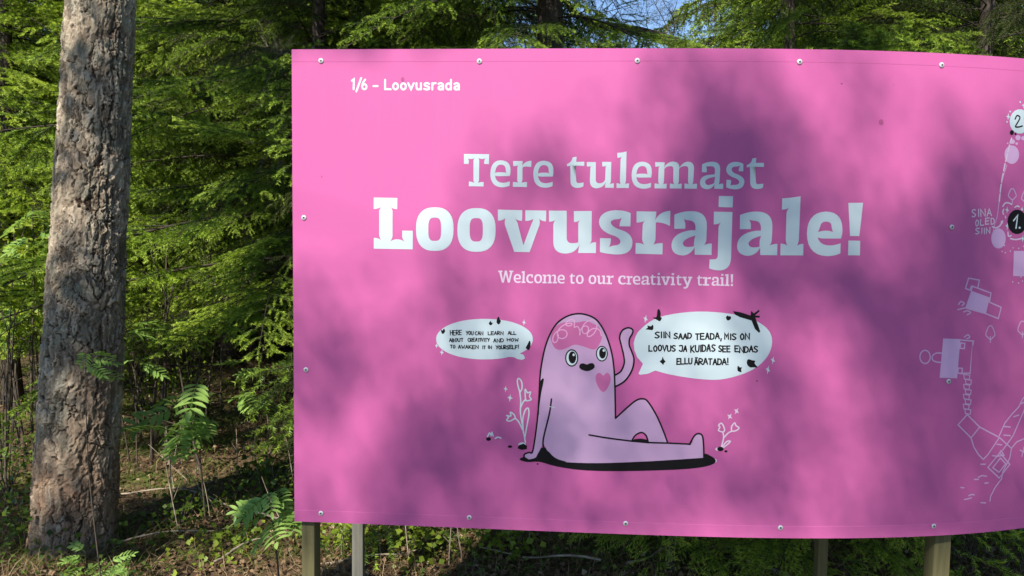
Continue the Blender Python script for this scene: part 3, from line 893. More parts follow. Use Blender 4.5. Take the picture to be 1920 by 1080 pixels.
g_t = 'M1300 240 Q1360 220 1365 165 Q1390 152 1415 155 L1410 215 L1507 213 L1507 262 L1405 262 L1410 440 Q1412 470 1440 470 L1500 463 L1495 510 Q1460 528 1420 527 Q1345 525 1342 450 L1340 262 L1300 268 Z'
g_r = 'M653 205 L767 205 Q767 240 760 268 Q790 205 873 202 L870 275 L810 270 Q770 272 766 290 L765 425 Q763 450 750 470 Q770 456 820 458 L819 517 L650 513 L651 456 Q695 456 716 470 Q703 450 703 425 L705 290 Q706 270 715 255 Q700 265 655 265 Z'
g_u = 'M1538 217 L1645 218 L1645 430 Q1648 473 1690 473 Q1740 470 1757 430 L1763 290 Q1764 270 1778 258 Q1760 272 1723 270 L1722 215 L1832 216 L1825 450 Q1822 470 1812 487 Q1835 472 1862 473 L1860 527 L1755 525 Q1755 490 1768 455 Q1735 530 1650 532 Q1575 528 1575 440 L1580 290 Q1582 275 1590 265 Q1575 272 1538 270 Z'
g_l = 'M110 108 Q170 105 222 90 L215 430 Q212 460 203 487 Q220 472 252 474 L248 530 L102 528 L103 470 Q135 472 152 487 Q143 465 143 430 L150 200 Q152 170 165 152 Q150 165 112 167 Z'
g_m = 'M566 218 L680 220 Q680 250 672 285 Q710 212 785 212 Q855 215 857 285 Q900 212 965 213 Q1032 218 1032 300 L1022 440 Q1022 465 1010 487 Q1030 475 1068 478 L1065 537 L917 535 L918 475 Q950 475 972 487 Q960 465 960 440 L963 300 Q962 265 930 265 Q865 268 853 300 L850 440 Q848 465 838 487 Q855 475 885 477 L882 535 L742 533 L743 475 Q775 475 795 487 Q783 465 783 440 L785 300 Q782 265 755 265 Q690 268 676 300 L672 440 Q670 465 660 487 Q675 475 705 477 L702 535 L558 532 L560 474 Q595 474 615 487 Q603 465 603 440 L608 295 Q610 275 622 262 Q605 272 568 272 Z'
g_a2 = 'M1128 245 Q1190 213 1250 214 Q1345 216 1344 300 L1337 440 Q1335 465 1325 485 Q1345 475 1382 477 L1380 540 L1272 537 Q1275 510 1278 485 Q1240 543 1190 543 Q1103 538 1103 462 Q1105 380 1215 370 L1280 365 L1282 310 Q1280 268 1235 268 Q1195 268 1175 272 Q1187 290 1183 340 L1125 338 Z M1285 395 Q1165 410 1165 455 Q1168 493 1205 493 Q1265 485 1275 460 Q1278 420 1285 395 Z'
g_s = 'M1625 240 L1622 328 L1567 326 Q1568 290 1587 262 Q1560 270 1530 270 Q1483 275 1482 305 Q1485 340 1540 360 Q1640 395 1637 455 Q1630 545 1520 545 Q1460 540 1418 520 L1420 430 L1475 432 Q1478 470 1465 498 Q1490 490 1520 492 Q1575 488 1575 455 Q1570 425 1520 408 Q1420 375 1417 310 Q1425 218 1535 215 Q1590 218 1625 240 Z'
g_T = 'M64 120 L365 123 L363 242 L306 240 L308 205 Q310 185 325 170 Q305 182 270 180 Q255 178 235 165 Q247 185 247 205 L245 425 Q243 450 232 470 Q250 455 300 457 L299 510 L122 507 L124 450 Q165 452 190 470 Q178 450 178 425 L178 205 Q178 185 197 165 Q180 180 150 180 Q120 182 108 170 Q120 190 122 205 L120 240 L64 238 Z'
art = Art()
for z_, p, dx, dy in ((C_, g_T, 0, 0), (C_, g_e, 0, 0), (C_, g_r, 0, 0), (C_, g_e, 515, 5), (C_, g_t, 0, 0), (C_, g_u, 0, 0),
                      (D_, g_l, 0, 0), (D_, g_e, -97, 17), (D_, g_m, 0, 0), (D_, g_a2, 0, 0), (D_, g_s, 0, 0), (D_, g_t, 365, 13)):
    art.fill(flat(p), WHITE_INK, 1, zoom(*z_, dx, dy))
art.build('heading_lettering')

# subtitle in the same face, regular weight: glyphs brought to a common box (left, baseline, x-height 315 units)
def norm(p, x0, base): return [[(x - x0, y - base) for x, y in lp] for lp in flat(p)]
G = {'e': norm(g_e, 380, 518), 't': norm(g_t, 1300, 525), 'r': norm(g_r, 650, 515), 'u': norm(g_u, 1538, 527), 'l': norm(g_l, 102, 530),
     'm': norm(g_m, 558, 534), 'a': norm(g_a2, 1103, 540)}
G['o'] = [super_loop(0, 270, -325, 5, 2.3), super_loop(66, 204, -272, -50, 2.4)]
G['c'] = flat('M225 -300 L222 -205 L165 -207 Q168 -240 180 -262 Q150 -272 130 -270 Q65 -265 65 -160 Q68 -50 150 -50 Q190 -52 228 -72 L226 -20 Q185 5 130 5 Q0 -2 0 -160 Q5 -322 135 -325 Q180 -325 225 -300 Z')
G['i'] = flat('M0 -312 L110 -314 L106 -80 Q104 -60 95 -45 Q115 -56 146 -55 L144 0 L0 0 L2 -55 Q30 -55 46 -45 Q38 -60 38 -80 L40 -250 L0 -255 Z M36 -440 L112 -440 L110 -370 L34 -370 Z')
G['v'] = flat('M-5 -314 L135 -314 L135 -260 L100 -260 L158 -75 L215 -260 L180 -260 L180 -314 L315 -314 L315 -260 L285 -258 L192 0 L120 0 L25 -258 L-5 -260 Z')
G['y'] = flat('M-5 -314 L135 -314 L135 -260 L100 -260 L162 -85 L220 -260 L185 -260 L185 -314 L320 -314 L320 -260 L290 -258 L195 20 Q160 120 70 122 L30 112 L34 58 L75 64 Q115 60 130 10 L25 -258 L-5 -260 Z')
G['!'] = flat('M0 -430 L88 -430 L70 -130 L18 -130 Z M6 -78 L82 -78 L82 0 L6 0 Z')
G['W'] = flat('M-10 -440 L150 -440 L150 -388 L110 -386 L165 -110 L240 -440 L310 -440 L390 -110 L445 -386 L405 -388 L405 -440 L560 -440 L560 -388 L522 -386 L425 0 L350 0 L275 -310 L200 0 L128 0 L28 -386 L-10 -388 Z')
SUB = [('W', 57, 170), ('e', 173, 226), ('l', 231, 261), ('c', 267, 318), ('o', 327, 385), ('m', 388, 498), ('e', 502, 555), ('t', 592, 632), ('o', 640, 697),
       ('o', 735, 792), ('u', 797, 863), ('r', 868, 922), ('c', 957, 1012), ('r', 1018, 1063), ('e', 1067, 1122), ('a', 1130, 1193), ('t', 1196, 1238), ('i', 1245, 1276),
       ('v', 1278, 1346), ('i', 1350, 1382), ('t', 1390, 1432), ('y', 1438, 1512), ('t', 1547, 1587), ('r', 1590, 1652), ('a', 1657, 1718), ('i', 1722, 1752), ('l', 1756, 1790), ('!', 1800, 1818)]
art = Art()
for ch, x0, x1 in SUB:
    lp = G[ch]
    gx = [p[0] for l in lp for p in l]
    k = (x1 - x0) / (max(gx) - min(gx)); g0 = min(gx)
    bl = 160 + (x0 - 57) * 0.0145
    art.fill([[((x - g0) * k + x0, y * 0.205 + bl) for x, y in l] for l in (lp if ch not in 'i!' else lp[:1])], ROSE_WHITE, 1, zoom(920, 490, 4.0))
    if ch in 'i!':
        art.fill([[((x - g0) * k + x0, y * 0.205 + bl) for x, y in l] for l in lp[1:]], ROSE_WHITE, 1, zoom(920, 490, 4.0))
art.build('subtitle_lettering')

# small rounded sans lettering in the corner
art = Art()
zf = zoom(640, 130, 8.0)
def ell(cx, cy_, rx, ry, n=18, a0=0.0): return [(cx + rx * math.cos(a0 + 2 * math.pi * k / n), cy_ + ry * math.sin(a0 + 2 * math.pi * k / n)) for k in range(n)]
ST = lambda pts, closed=False, sm=True: art.stroke(pts, 3.7, WHITE_INK, 1, closed, sm, zf)
ST([(160, 172), (188, 150), (185, 300)], sm=False); ST([(298, 132), (226, 332)]); ST([(358, 155), (325, 205), (312, 255)])
ST(ell(346, 262, 32, 38), True); ST([(482, 252), (545, 252)]); ST([(657, 158), (657, 298), (742, 300)], sm=False)
ST(ell(814, 256, 36, 46), True); ST(ell(932, 257, 36, 46), True); ST([(1003, 208), (1047, 300), (1088, 208)], sm=False)
ST([(1128, 208), (1128, 265), (1138, 296), (1163, 303), (1188, 292), (1195, 268)]); ST([(1195, 208), (1195, 304)])
ST([(1318, 220), (1285, 207), (1252, 217), (1255, 242), (1285, 255), (1316, 270), (1312, 297), (1275, 304), (1243, 294)])
ST([(1366, 208), (1366, 304)]); ST([(1366, 245), (1382, 215), (1416, 209)])
for dx in (0, 238):
    ST([(1458 + dx, 220), (1490 + dx, 208), (1520 + dx, 222), (1526 + dx, 250), (1526 + dx, 304)])
    ST([(1526 + dx, 256), (1482 + dx, 256), (1458 + dx, 280), (1478 + dx, 303), (1512 + dx, 298), (1526 + dx, 280)])
ST([(1645, 158), (1645, 304)]); ST(ell(1608, 258, 36, 46), True)
art.build('corner_lettering')

# hand lettering: a small pen alphabet in a unit box (y down)
PEN = {'A': [[(0, 1), (.45, 0), (.55, 0), (1, 1)], [(.18, .62), (.85, .62)]], 'B': [[(0, 0), (0, 1), (.8, .85), (.75, .55), (.1, .5)], [(0, 0), (.7, .1), (.65, .4), (.1, .5)]],
 'C': [[(.95, .12), (.5, 0), (.05, .5), (.45, 1), (.95, .9)]], 'D': [[(0, 0), (0, 1)], [(0, 0), (.75, .1), (1, .5), (.7, .92), (0, 1)]],
 'E': [[(.95, 0), (0, 0), (0, 1), (.95, 1)], [(0, .48), (.8, .48)]], 'F': [[(.95, 0), (0, 0), (0, 1)], [(0, .48), (.8, .48)]],
 'H': [[(0, 0), (0, 1)], [(1, 0), (1, 1)], [(0, .5), (1, .5)]], 'I': [[(.5, 0), (.5, 1)]], 'J': [[(0, 0), (.9, 0), (.85, .9), (.4, 1), (0, .85)]],
 'K': [[(0, 0), (0, 1)], [(.9, 0), (.05, .52), (1, 1)]], 'L': [[(0, 0), (0, 1), (.95, 1)]], 'M': [[(0, 1), (.1, 0), (.5, .6), (.9, 0), (1, 1)]],
 'N': [[(0, 1), (0, 0), (1, 1), (1, 0)]], 'O': [[(.5, 0), (.05, .4), (.3, .98), (.85, .85), (.95, .3), (.5, 0)]],
 'R': [[(0, 1), (0, 0), (.8, .1), (.75, .45), (.05, .52), (.95, 1)]], 'S': [[(.95, .08), (.4, 0), (.05, .25), (.5, .5), (.95, .75), (.5, 1), (0, .92)]],
 'T': [[(0, 0), (1, 0)], [(.5, 0), (.5, 1)]], 'U': [[(0, 0), (.05, .8), (.5, 1), (.95, .8), (1, 0)]], 'V': [[(0, 0), (.5, 1), (1, 0)]],
 'W': [[(0, 0), (.2, 1), (.5, .4), (.8, 1), (1, 0)]], 'Y': [[(0, 0), (.5, .5)], [(1, 0), (.4, 1)]], '!': [[(.5, -.1), (.5, .65)], [(.5, .98), (.5, 1)]], ',': [[(.5, .85), (.3, 1.25)]]}
ROUND = set('CDOSUBRJ')
def pen_word(art, word, x0, x1, y0, y1, w, mat, xf, layer=2, fw=0.74):
    n = len(word)
    adv = [0.45 if c in 'I!,' else 1.15 if c in 'MW' else 1.0 for c in word]
    tot = sum(adv)
    x = x0
    for c, a in zip(word, adv):
        cw = (x1 - x0) * a / tot
        jy = R.uniform(-.09, .09) * (y1 - y0)
        base = 'A' if c == 'Ä' else c
        for st in PEN[base]:
            art.stroke([(x + cw * (0.08 + fw * px) + R.uniform(-.045, .045) * cw, y0 + (y1 - y0) * py + jy) for px, py in st], w, mat, layer, False, c in ROUND, xf)
        if c == 'Ä':
            for q in (.3, .6): art.stroke([(x + cw * q, y0 - 6), (x + cw * q + 2, y0 - 5)], w, mat, layer, False, False, xf)
        x += cw
zg = zoom(780, 560, 3.176)
zh = zoom(1120, 560, 3.178)
def star(art, cx, cy_, w, h, mat=WHITE_INK, xf=None, tilt=0.15):
    pts = []
    for k in range(8):
        r = 1 if k % 2 == 0 else 0.36
        a = k * math.pi / 4 + tilt
        pts.append((cx + w * r * math.sin(a), cy_ - h * r * math.cos(a)))
    art.fill([pts], mat, 1, xf)
def moth(art, pts, xf): art.fill([smooth_pts(pts, True, 3)], BLACK_INK, 2, xf)
# left bubble
art = Art()
lp = [(408 + 288 * math.copysign(abs(math.cos(t)) ** .96, math.cos(t)), 241 + 121 * math.copysign(abs(math.sin(t)) ** .96, math.sin(t))) for t in np.linspace(math.radians(-300), math.radians(44), 46)]
lp = lp + [(641, 334), (650, 356), (632, 364), (606, 360), (583, 348)]
art.fill([lp], WHITE_INK, 1, zg)
for cx, cy_, w, h in ((643, 142, 11, 20), (123, 280, 11, 16), (154, 320, 13, 20)): star(art, cx, cy_, w, h, WHITE_INK, zg)
moth(art, [(150, 195), (147, 180), (157, 190), (166, 178), (174, 192), (165, 207), (155, 208)], zg)
moth(art, [(434, 146), (446, 132), (449, 142), (457, 144), (450, 156), (441, 158)], zg)
moth(art, [(480, 138), (483, 118), (493, 106), (500, 125), (506, 132), (496, 152), (484, 148)], zg)
moth(art, [(653, 292), (664, 272), (675, 250), (682, 262), (680, 288), (672, 306), (660, 300)], zg)
b1 = art.build('speech_bubble')
b1['label'] = 'smaller bubble left of the figure, English text'
art = Art()
for wd, x0, x1, y0, y1 in (('HERE', 203, 275, 190, 217), ('YOU', 297, 344, 195, 216), ('CAN', 350, 402, 196, 216), ('LEARN', 428, 522, 196, 215), ('ALL', 547, 600, 196, 214),
                           ('ABOUT', 197, 283, 237, 256), ('CREATIVITY', 308, 440, 236, 255), ('AND', 460, 524, 238, 258), ('HOW', 541, 614, 236, 253),
                           ('TO', 203, 236, 277, 295), ('AWAKEN', 250, 374, 278, 297), ('IT', 395, 417, 280, 297), ('IN', 428, 454, 280, 297), ('YOURSELF!', 475, 614, 278, 298)):
    pen_word(art, wd, x0, x1, y0, y1, 1.7, BLACK_INK, zg)
o = art.build('lettering', b1)
# right bubble
art = Art()
lp = smooth_pts([(217, 262), (250, 190), (370, 110), (600, 77), (850, 100), (990, 160), (1040, 240), (1015, 340), (920, 425), (760, 478), (620, 480), (450, 455), (345, 428)], False, 5)
lp = lp + [(300, 447), (256, 453), (245, 447), (258, 418), (272, 388), (238, 350), (220, 305)]
art.fill([lp], WHITE_INK, 1, zh)
for cx, cy_, w, h in ((287, 120, 14, 26), (1046, 367, 14, 26), (1016, 424, 14, 28)): star(art, cx, cy_, w, h, WHITE_INK, zh, 0.3)
moth(art, [(330, 112), (352, 108), (357, 70), (368, 62), (377, 85), (376, 108), (384, 115), (372, 134), (355, 126)], zh)
moth(art, [(287, 182), (300, 172), (298, 160), (318, 164), (330, 155), (334, 175), (326, 187), (305, 184)], zh)
moth(art, [(766, 112), (775, 100), (782, 104), (795, 106), (794, 122), (776, 130)], zh)
art.fill([[(808, 74), (850, 80), (912, 100), (916, 72), (932, 88), (962, 66), (966, 74), (938, 100), (968, 102), (966, 112), (940, 112), (958, 160), (970, 195), (962, 203), (938, 180), (918, 130), (898, 124), (850, 110), (820, 95)]], BLACK_INK, 2, zh)
moth(art, [(371, 372), (383, 364), (388, 346), (396, 362), (406, 374), (396, 384), (392, 394), (380, 382)], zh)
moth(art, [(890, 372), (900, 360), (920, 366), (940, 370), (936, 385), (953, 408), (930, 408), (908, 408), (892, 392)], zh)
moth(art, [(836, 400), (848, 408), (862, 410), (856, 420), (858, 436), (842, 434), (834, 424)], zh)
b2 = art.build('speech_bubble')
b2['label'] = 'larger bubble right of the figure, Estonian text'
art = Art()
for wd, x0, x1, y0, y1 in (('SIIN', 342, 438, 200, 234), ('SAAD', 455, 566, 208, 238), ('TEADA,', 583, 745, 208, 242), ('MIS', 755, 830, 208, 242), ('ON', 848, 910, 208, 242),
                           ('LOOVUS', 305, 470, 278, 311), ('JA', 487, 537, 280, 312), ('KUIDAS', 555, 707, 278, 316), ('SEE', 722, 794, 280, 314), ('ENDAS', 817, 960, 284, 318),
                           ('ELLU', 472, 567, 357, 390), ('ÄRATADA!', 577, 784, 358, 392)):
    pen_word(art, wd, x0, x1, y0, y1, 2.6, BLACK_INK, zh)
art.build('lettering', b2)

# the seated cartoon figure
fig = Art()
fig.fill([smooth_pts([(974, 861), (985, 856), (1000, 859), (1012, 844), (1024, 839), (1100, 850), (1200, 850), (1310, 850), (1330, 853.5), (1342, 863), (1332, 872), (1290, 879), (1200, 883), (1100, 882), (1045, 875), (1012, 866), (988, 866)], True, 3)], BLACK_INK, 1)
HEAD = [(1009, 777), (1011, 736), (1014, 692), (1024, 645), (1041, 610), (1063, 593), (1087, 588), (1110, 594), (1124, 606), (1137, 630), (1147, 662), (1151.5, 695), (1153, 730), (1154, 784)]
KNEE = [(1154, 784), (1177, 763), (1192, 751), (1203.5, 747.5), (1214, 752), (1230, 777), (1243, 806), (1252, 830.5)]
FOOT = [(1252, 830.5), (1294, 832.5), (1299, 821), (1305, 814), (1312, 813), (1317, 818), (1319, 835), (1319.5, 858)]
BASE = [(1319.5, 858), (1270, 861.5), (1214, 865), (1120, 868), (1060, 866.5), (1043, 861), (1030, 850), (1019, 831), (1012, 805)]
body = smooth_pts(HEAD, False, 4) + smooth_pts(KNEE, False, 4)[1:] + smooth_pts(FOOT, False, 3)[1:] + smooth_pts(BASE, False, 4)[1:]
fig.fill([body], LILAC_INK, 2)
ARM_L = [(1012, 720), (1008, 775), (1005, 810), (999, 846), (992, 848.5), (985, 851), (983, 856), (988, 861), (1003, 858.5), (1008, 851), (1018, 831), (1026, 795), (1034, 748), (1030, 715)]
fig.fill([smooth_pts(ARM_L, True, 3)], LILAC_INK, 2.6)
ARM_R = [zh(*p) for p in ((104, 456), (140, 432), (160, 385), (157, 340), (143, 280), (133, 230), (148, 190), (182, 173), (210, 184), (208, 208), (192, 238), (190, 275), (205, 315), (218, 362), (206, 425), (165, 488), (108, 523))]
fig.fill([smooth_pts(ARM_R, False, 3)], LILAC_INK, 1.6)
HOLE = [zh(*p) for p in ((205, 848), (225, 815), (262, 797), (290, 815), (303, 855))]
fig.fill([smooth_pts(HOLE, False, 4)], PINK, 3)
fig.fill([[zh(*p) for p in ((206, 848), (222, 836), (262, 833), (297, 840), (303, 856))]], BLACK_INK, 3.5)
fig_o = fig.build('cartoon_figure')
fig_o['label'] = 'pale lilac seated figure with raised hand'
ln = Art()
LW = 3.0
ln.stroke(HEAD, LW, BLACK_INK, 4); ln.stroke(KNEE, LW, BLACK_INK, 4); ln.stroke([zh(205, 848), zh(300, 857), zh(420, 860), zh(553, 866)], LW, BLACK_INK, 4, False, False)
ln.stroke([(1293, 833), (1299, 821), (1305, 814), (1312, 813), (1317, 818), (1319, 835), (1319.5, 857)], LW, BLACK_INK, 4)
ln.stroke([zg(1030, 810), (1140, 821), zh(205, 848)], LW, BLACK_INK, 4); ln.stroke(ARM_R, LW, BLACK_INK, 4); ln.stroke(HOLE, LW, BLACK_INK, 4)
ln.stroke([(1009, 770), (1006, 800), (999, 845), (992, 848), (984, 851), (983, 857), (989, 861)], LW, BLACK_INK, 4)
ln.stroke([(1034, 748), (1030, 776), (1018, 831), (1030, 850), (1043, 861), (1060, 866.5)], LW, BLACK_INK, 4)
ln.fill([smooth_pts([(1020, 710), (1015, 735), (1011, 765), (1009, 770), (1010, 740), (1013, 715)], True, 2)], BLACK_INK, 4)
ln.stroke([(1030, 762), (1041, 764.5)], 1.0, WHITE_INK, 5, False, False)
ln.build('outline', fig_o)
fc = Art()
fc.fill([smooth_pts([(1034, 640), (1033, 628), (1042, 612), (1058, 604), (1080, 604.5), (1098, 602), (1113, 607), (1124, 615), (1129, 630), (1124, 645), (1114, 655.5), (1096, 650), (1078, 646), (1064, 652), (1050, 656), (1040, 652)], True, 3)], BRAIN_INK, 3)
scr = []
for k in range(120):
    s_ = k / 119
    scr.append((1041 + 78 * s_ + 11 * math.cos(44 * s_ + .4) * (0.6 + .5 * math.sin(9 * s_)), 641 - 30 * math.sin(math.pi * (0.15 + .75 * s_)) + 12 * math.sin(44 * s_) * (0.7 + .4 * math.cos(7 * s_)) + 9 * math.sin(13 * s_)))
fc.stroke(scr[::2], 1.9, SCRIBBLE_INK, 3.5)
fc.fill([smooth_pts([(1131, 704), (1137, 699), (1143, 702), (1145, 712), (1140, 726), (1131, 735), (1122, 726), (1117, 713), (1118, 702), (1125, 699)], True, 3)], BRAIN_INK, 3)
for cx, cy_, k in ((1072, 671, 1.0), (1128.5, 663, 0.9)):
    fc.fill([ell(cx, cy_, 12.5 * k, 16.5 * k)], BLACK_INK, 3); fc.fill([ell(cx, cy_, 10.2 * k, 14 * k)], WHITE_INK, 3.5)
    fc.fill([ell(cx + 1.2, cy_ - 1, 7.2 * k, 11.5 * k)], BLACK_INK, 4); fc.fill([ell(cx + 3.5, cy_ - 6, 2.2, 2.6, 8)], WHITE_INK, 4.5)
fc.stroke([(1092, 687), (1101, 689.5), (1109, 686.5)], 12.5, BLACK_INK, 3.5)
fc.build('face', fig_o)

# drawn flowers, stones and sparkles beside the figure
def flower_art(strokes, xf, w, mat): 
    a = Art()
    for st in strokes: a.stroke(st, w, mat, 1, False, True, xf)
    return a
a = flower_art([[(652, 855), (635, 760), (622, 680), (624, 610), (618, 555)], [(618, 555), (604, 500), (610, 474), (628, 492), (632, 530), (620, 556)],
                [(622, 650), (640, 612), (655, 600)], [(652, 602), (650, 540), (664, 560), (682, 556), (676, 582), (686, 600), (660, 608), (652, 602)],
                [(640, 800), (636, 720), (650, 665), (668, 652), (672, 690), (658, 770), (648, 830)],
                [(635, 780), (610, 730), (590, 712)], [(590, 712), (560, 728), (540, 722), (552, 705), (540, 695), (565, 698), (562, 676), (585, 690), (592, 712)],
                [(425, 822), (438, 800), (448, 815), (452, 796), (460, 818)], [(472, 832), (488, 824), (506, 830)]], zg, 2.4, WHITE_INK)
star(a, 534, 537, 13, 20, WHITE_INK, zg); star(a, 560, 590, 17, 24, WHITE_INK, zg)
a.fill([ell(*zg(632, 868), 7, 4)], WHITE_INK, 1.5)
a.fill([[zg(*p) for p in ((605, 890), (612, 872), (640, 862), (662, 876), (660, 895), (630, 900))]], BLACK_INK, 2)
a.fill([ell(*zg(432, 835), 4.6, 3.6)], BLACK_INK, 2); a.fill([ell(*zg(560, 880), 4, 2.4)], BLACK_INK, 2); a.fill([ell(*zg(724, 984), 2, 1.3)], BLACK_INK, 2)
o = a.build('flower_drawing'); o['label'] = 'white line flowers left of the figure'
a = flower_art([[(738, 885), (752, 830), (748, 795)], [(748, 795), (722, 785), (730, 765), (722, 755), (738, 742), (752, 760), (758, 785), (748, 795)],
                [(752, 830), (780, 800), (800, 790)], [(800, 790), (800, 762), (818, 740), (826, 756), (844, 770), (826, 786), (800, 790)], [(742, 885), (770, 852), (792, 850), (775, 868), (748, 888)]], zh, 2.4, ROSE_WHITE)
star(a, 789, 702, 18, 22, ROSE_WHITE, zh, 0.6); star(a, 829, 670, 17, 22, ROSE_WHITE, zh, 0.6)
a.fill([ell(*zh(718, 896), 5, 3)], ROSE_WHITE, 1.5); a.fill([ell(*zh(733, 895), 6, 4.2)], BLACK_INK, 2); a.fill([ell(*zh(766, 909), 3, 2)], BLACK_INK, 2)
a.fill([ell(*zh(704, 965), 2.2, 3.4)], ROSE_WHITE, 0.6)
o = a.build('flower_drawing'); o['label'] = 'small pink-white line flowers right of the figure'

# the hand-drawn trail map at the right
zi = zoom(1680, 150, 2.7)
zj = zoom(1680, 500, 1.8625)
zk = zoom(1220, 540, 2.347)
mp = Art()
W2 = 2.4
mp.fill([ell(*zi(586, 378), 13.5, 17.5)], MAP_INK, 1); mp.fill([ell(*zi(518, 802), 13.8, 19)], MAP_INK, 1)
mp.fill([[zi(*p) for p in ((596, 865), (700, 866), (700, 996), (592, 992))]], MAP_INK, 1)
for p, r in (((590, 312), 4.5), ((617, 292), 5), ((643, 295), 4), ((566, 320), 1.6), ((610, 322), 2.5)): mp.fill([ell(*zi(*p), r, r, 10)], MAP_INK, 1)
dash = [(585, 295), (572, 340), (558, 400), (545, 460), (532, 530), (525, 590), (520, 640)]
dd = smooth_pts(dash, False, 5)
for k in range(0, len(dd) - 3, 4): mp.stroke([zi(*p) for p in dd[k:k + 4]], 2.8, ROSE_WHITE, 1.6)
mp.stroke([zi(*p) for p in ((562, 430), (540, 500), (524, 600), (512, 690), (495, 745), (490, 800))], 1.5, MAP_INK, 1.3)
mp.fill([ell(*zi(626, 210), 19, 23)], WHITE_INK, 1.6)
mp.stroke([zi(*p) for p in ((602, 198), (612, 180), (626, 190), (615, 215), (604, 236), (620, 238), (638, 233))], 2.8, BLACK_INK, 2.2)
mp.fill([ell(*zi(586, 266), 3.6, 4.6)], BLACK_INK, 2); mp.fill([ell(*zi(604, 273), 1.8, 2)], BLACK_INK, 2)
star(mp, *zi(568, 186), 4, 7, WHITE_INK); star(mp, *zi(648, 130), 5, 7, WHITE_INK)
for p in ((562, 212), (628, 112), (578, 160)): mp.fill([ell(*zi(*p), 1.5, 1.8, 8)], WHITE_INK, 1)
mp.fill([ell(*zi(612, 718), 18, 23)], BLACK_INK, 1.6)
mp.stroke([zi(*p) for p in ((594, 712), (614, 686), (606, 750))], 3.0, WHITE_INK, 2.2, False, False); mp.fill([ell(*zi(624, 748), 1.9, 2.2, 8)], WHITE_INK, 2.2)
for st in (((540, 640), (552, 624), (568, 622), (585, 630)), ((600, 645), (612, 638), (622, 642)), ((545, 655), (540, 668), (544, 680)), ((566, 770), (568, 790), (582, 788)), ((578, 803), (605, 808), (630, 803))):
    mp.stroke([zi(*p) for p in st], 2.6, ROSE_WHITE, 1.6)
mp.stroke([zi(*p) for p in ((553, 690), (554, 698))], 2.4, ROSE_WHITE, 1.6)
star(mp, *zi(562, 658), 3.5, 7, WHITE_INK); star(mp, *zi(563, 740), 3.5, 9, WHITE_INK); star(mp, *zi(640, 803), 4, 7, WHITE_INK); star(mp, *zi(636, 655), 3, 6, WHITE_INK)
mp.stroke([zi(*p) for p in ((486, 742), (505, 748), (525, 738), (537, 714))], 2.6, ROSE_WHITE, 1.7)
mp.fill([[zi(*p) for p in ((528, 716), (542, 710), (540, 728))]], ROSE_WHITE, 1.7)
for p in ((536, 868), (552, 874), (548, 838), (578, 866), (592, 850), (620, 852), (644, 842), (590, 1022), (620, 1028), (640, 1018), (632, 998)): mp.fill([ell(*zi(*p), 1.2, 1.4, 6)], ROSE_WHITE, 1)
for cx, cy_, k in ((588, 578, 1.0), (655, 590, 1.1)):
    mp.stroke([zi(cx, cy_ + 46), zi(cx, cy_ + 28)], 2.0, MAP_INK, 1.2, False, False)
    mp.stroke([zi(cx + 18 * k * math.cos(t) * (1 + .16 * math.sin(3 * t)), cy_ + 26 * k * math.sin(t) * (1 + .1 * math.cos(4 * t))) for t in np.linspace(0, 2 * math.pi, 15)[:-1]], 2.0, MAP_INK, 1.2, True)
mo = mp.build('trail_drawing'); mo['label'] = 'dashed trail with numbered stops'
mp = Art()
def poly(pts, xf=zj, closed=True, w=W2): mp.stroke([xf(*p) for p in pts] + ([xf(*pts[0])] if closed else []), w, MAP_INK, 1.4, False, False)
poly([(253, 40), (290, 47), (284, 75), (276, 72), (262, 68), (258, 82), (242, 76)])
poly([(262, 84), (266, 68), (330, 92), (327, 110), (325, 124), (366, 142), (356, 181), (312, 164)], closed=False)
mp.fill([[zj(*p) for p in ((262, 84), (326, 108), (312, 166), (241, 146))]], MAP_INK, 1)
for st in (((219, 132), (226, 122), (238, 128), (230, 136)), ((216, 150), (240, 144)), ((236, 158), (248, 154), (260, 160), (248, 168))): mp.stroke([zj(*p) for p in st], W2, MAP_INK, 1.5)
o = mp.build('plan_drawing'); o['label'] = 'small house plan, upper of the two'
mp = Art()
mp.stroke([zj(*p) for p in ((238, 246), (250, 238), (257, 246), (246, 252))], W2, MAP_INK, 1.5)
mp.fill([[zj(*p) for p in ((165, 251), (225, 253), (213, 390), (152, 388))]], MAP_INK, 1)
poly([(224, 256), (270, 260), (268, 276), (266, 262), (258, 372), (214, 372)], closed=False)
poly([(226, 266), (240, 268), (238, 286), (224, 285)]); poly([(217, 354), (231, 355), (230, 374), (215, 372)])
mp.stroke([zj(*p) for p in ell(101, 315, 18, 23, 14)], W2, MAP_INK, 1.4, True)
mp.stroke([zj(*p) for p in ((161, 302), (140, 302), (127, 312), (128, 326), (142, 333), (157, 334))], W2, MAP_INK, 1.4)
o = mp.build('plan_drawing'); o['label'] = 'house plan with round annex, lower of the two'
mp = Art()
cy0 = 376
for k in range(8):
    x0 = 236 + (6 if k % 2 else 0) - k * 0.3
    poly([(x0, cy0), (x0 + 21, cy0 + 3), (x0 + 19, cy0 + 18), (x0 + 2, cy0 + 16)], w=2.0)
    cy0 += 17.3
mp.build('stepping_stone_drawing')
mp = Art()
poly([(248, 516), (216, 552), (262, 598), (292, 560)]); poly([(292, 560), (360, 596), (402, 634)], closed=False)
poly([(262, 598), (272, 630), (288, 656), (305, 673), (322, 655), (360, 597)], closed=False)
poly([(360, 590), (380, 545), (404, 515), (428, 490), (442, 462), (462, 440)], closed=False); poly([(372, 640), (408, 590), (432, 535), (448, 500)], closed=False)
poly([(402, 634), (420, 612), (452, 598), (480, 580)], closed=False); poly([(402, 634), (396, 668), (372, 716), (368, 740), (345, 772), (330, 802), (328, 818)], closed=False)
poly([(362, 650), (396, 690), (360, 738), (321, 701)]); poly([(364, 668), (382, 688), (359, 718), (338, 702)])
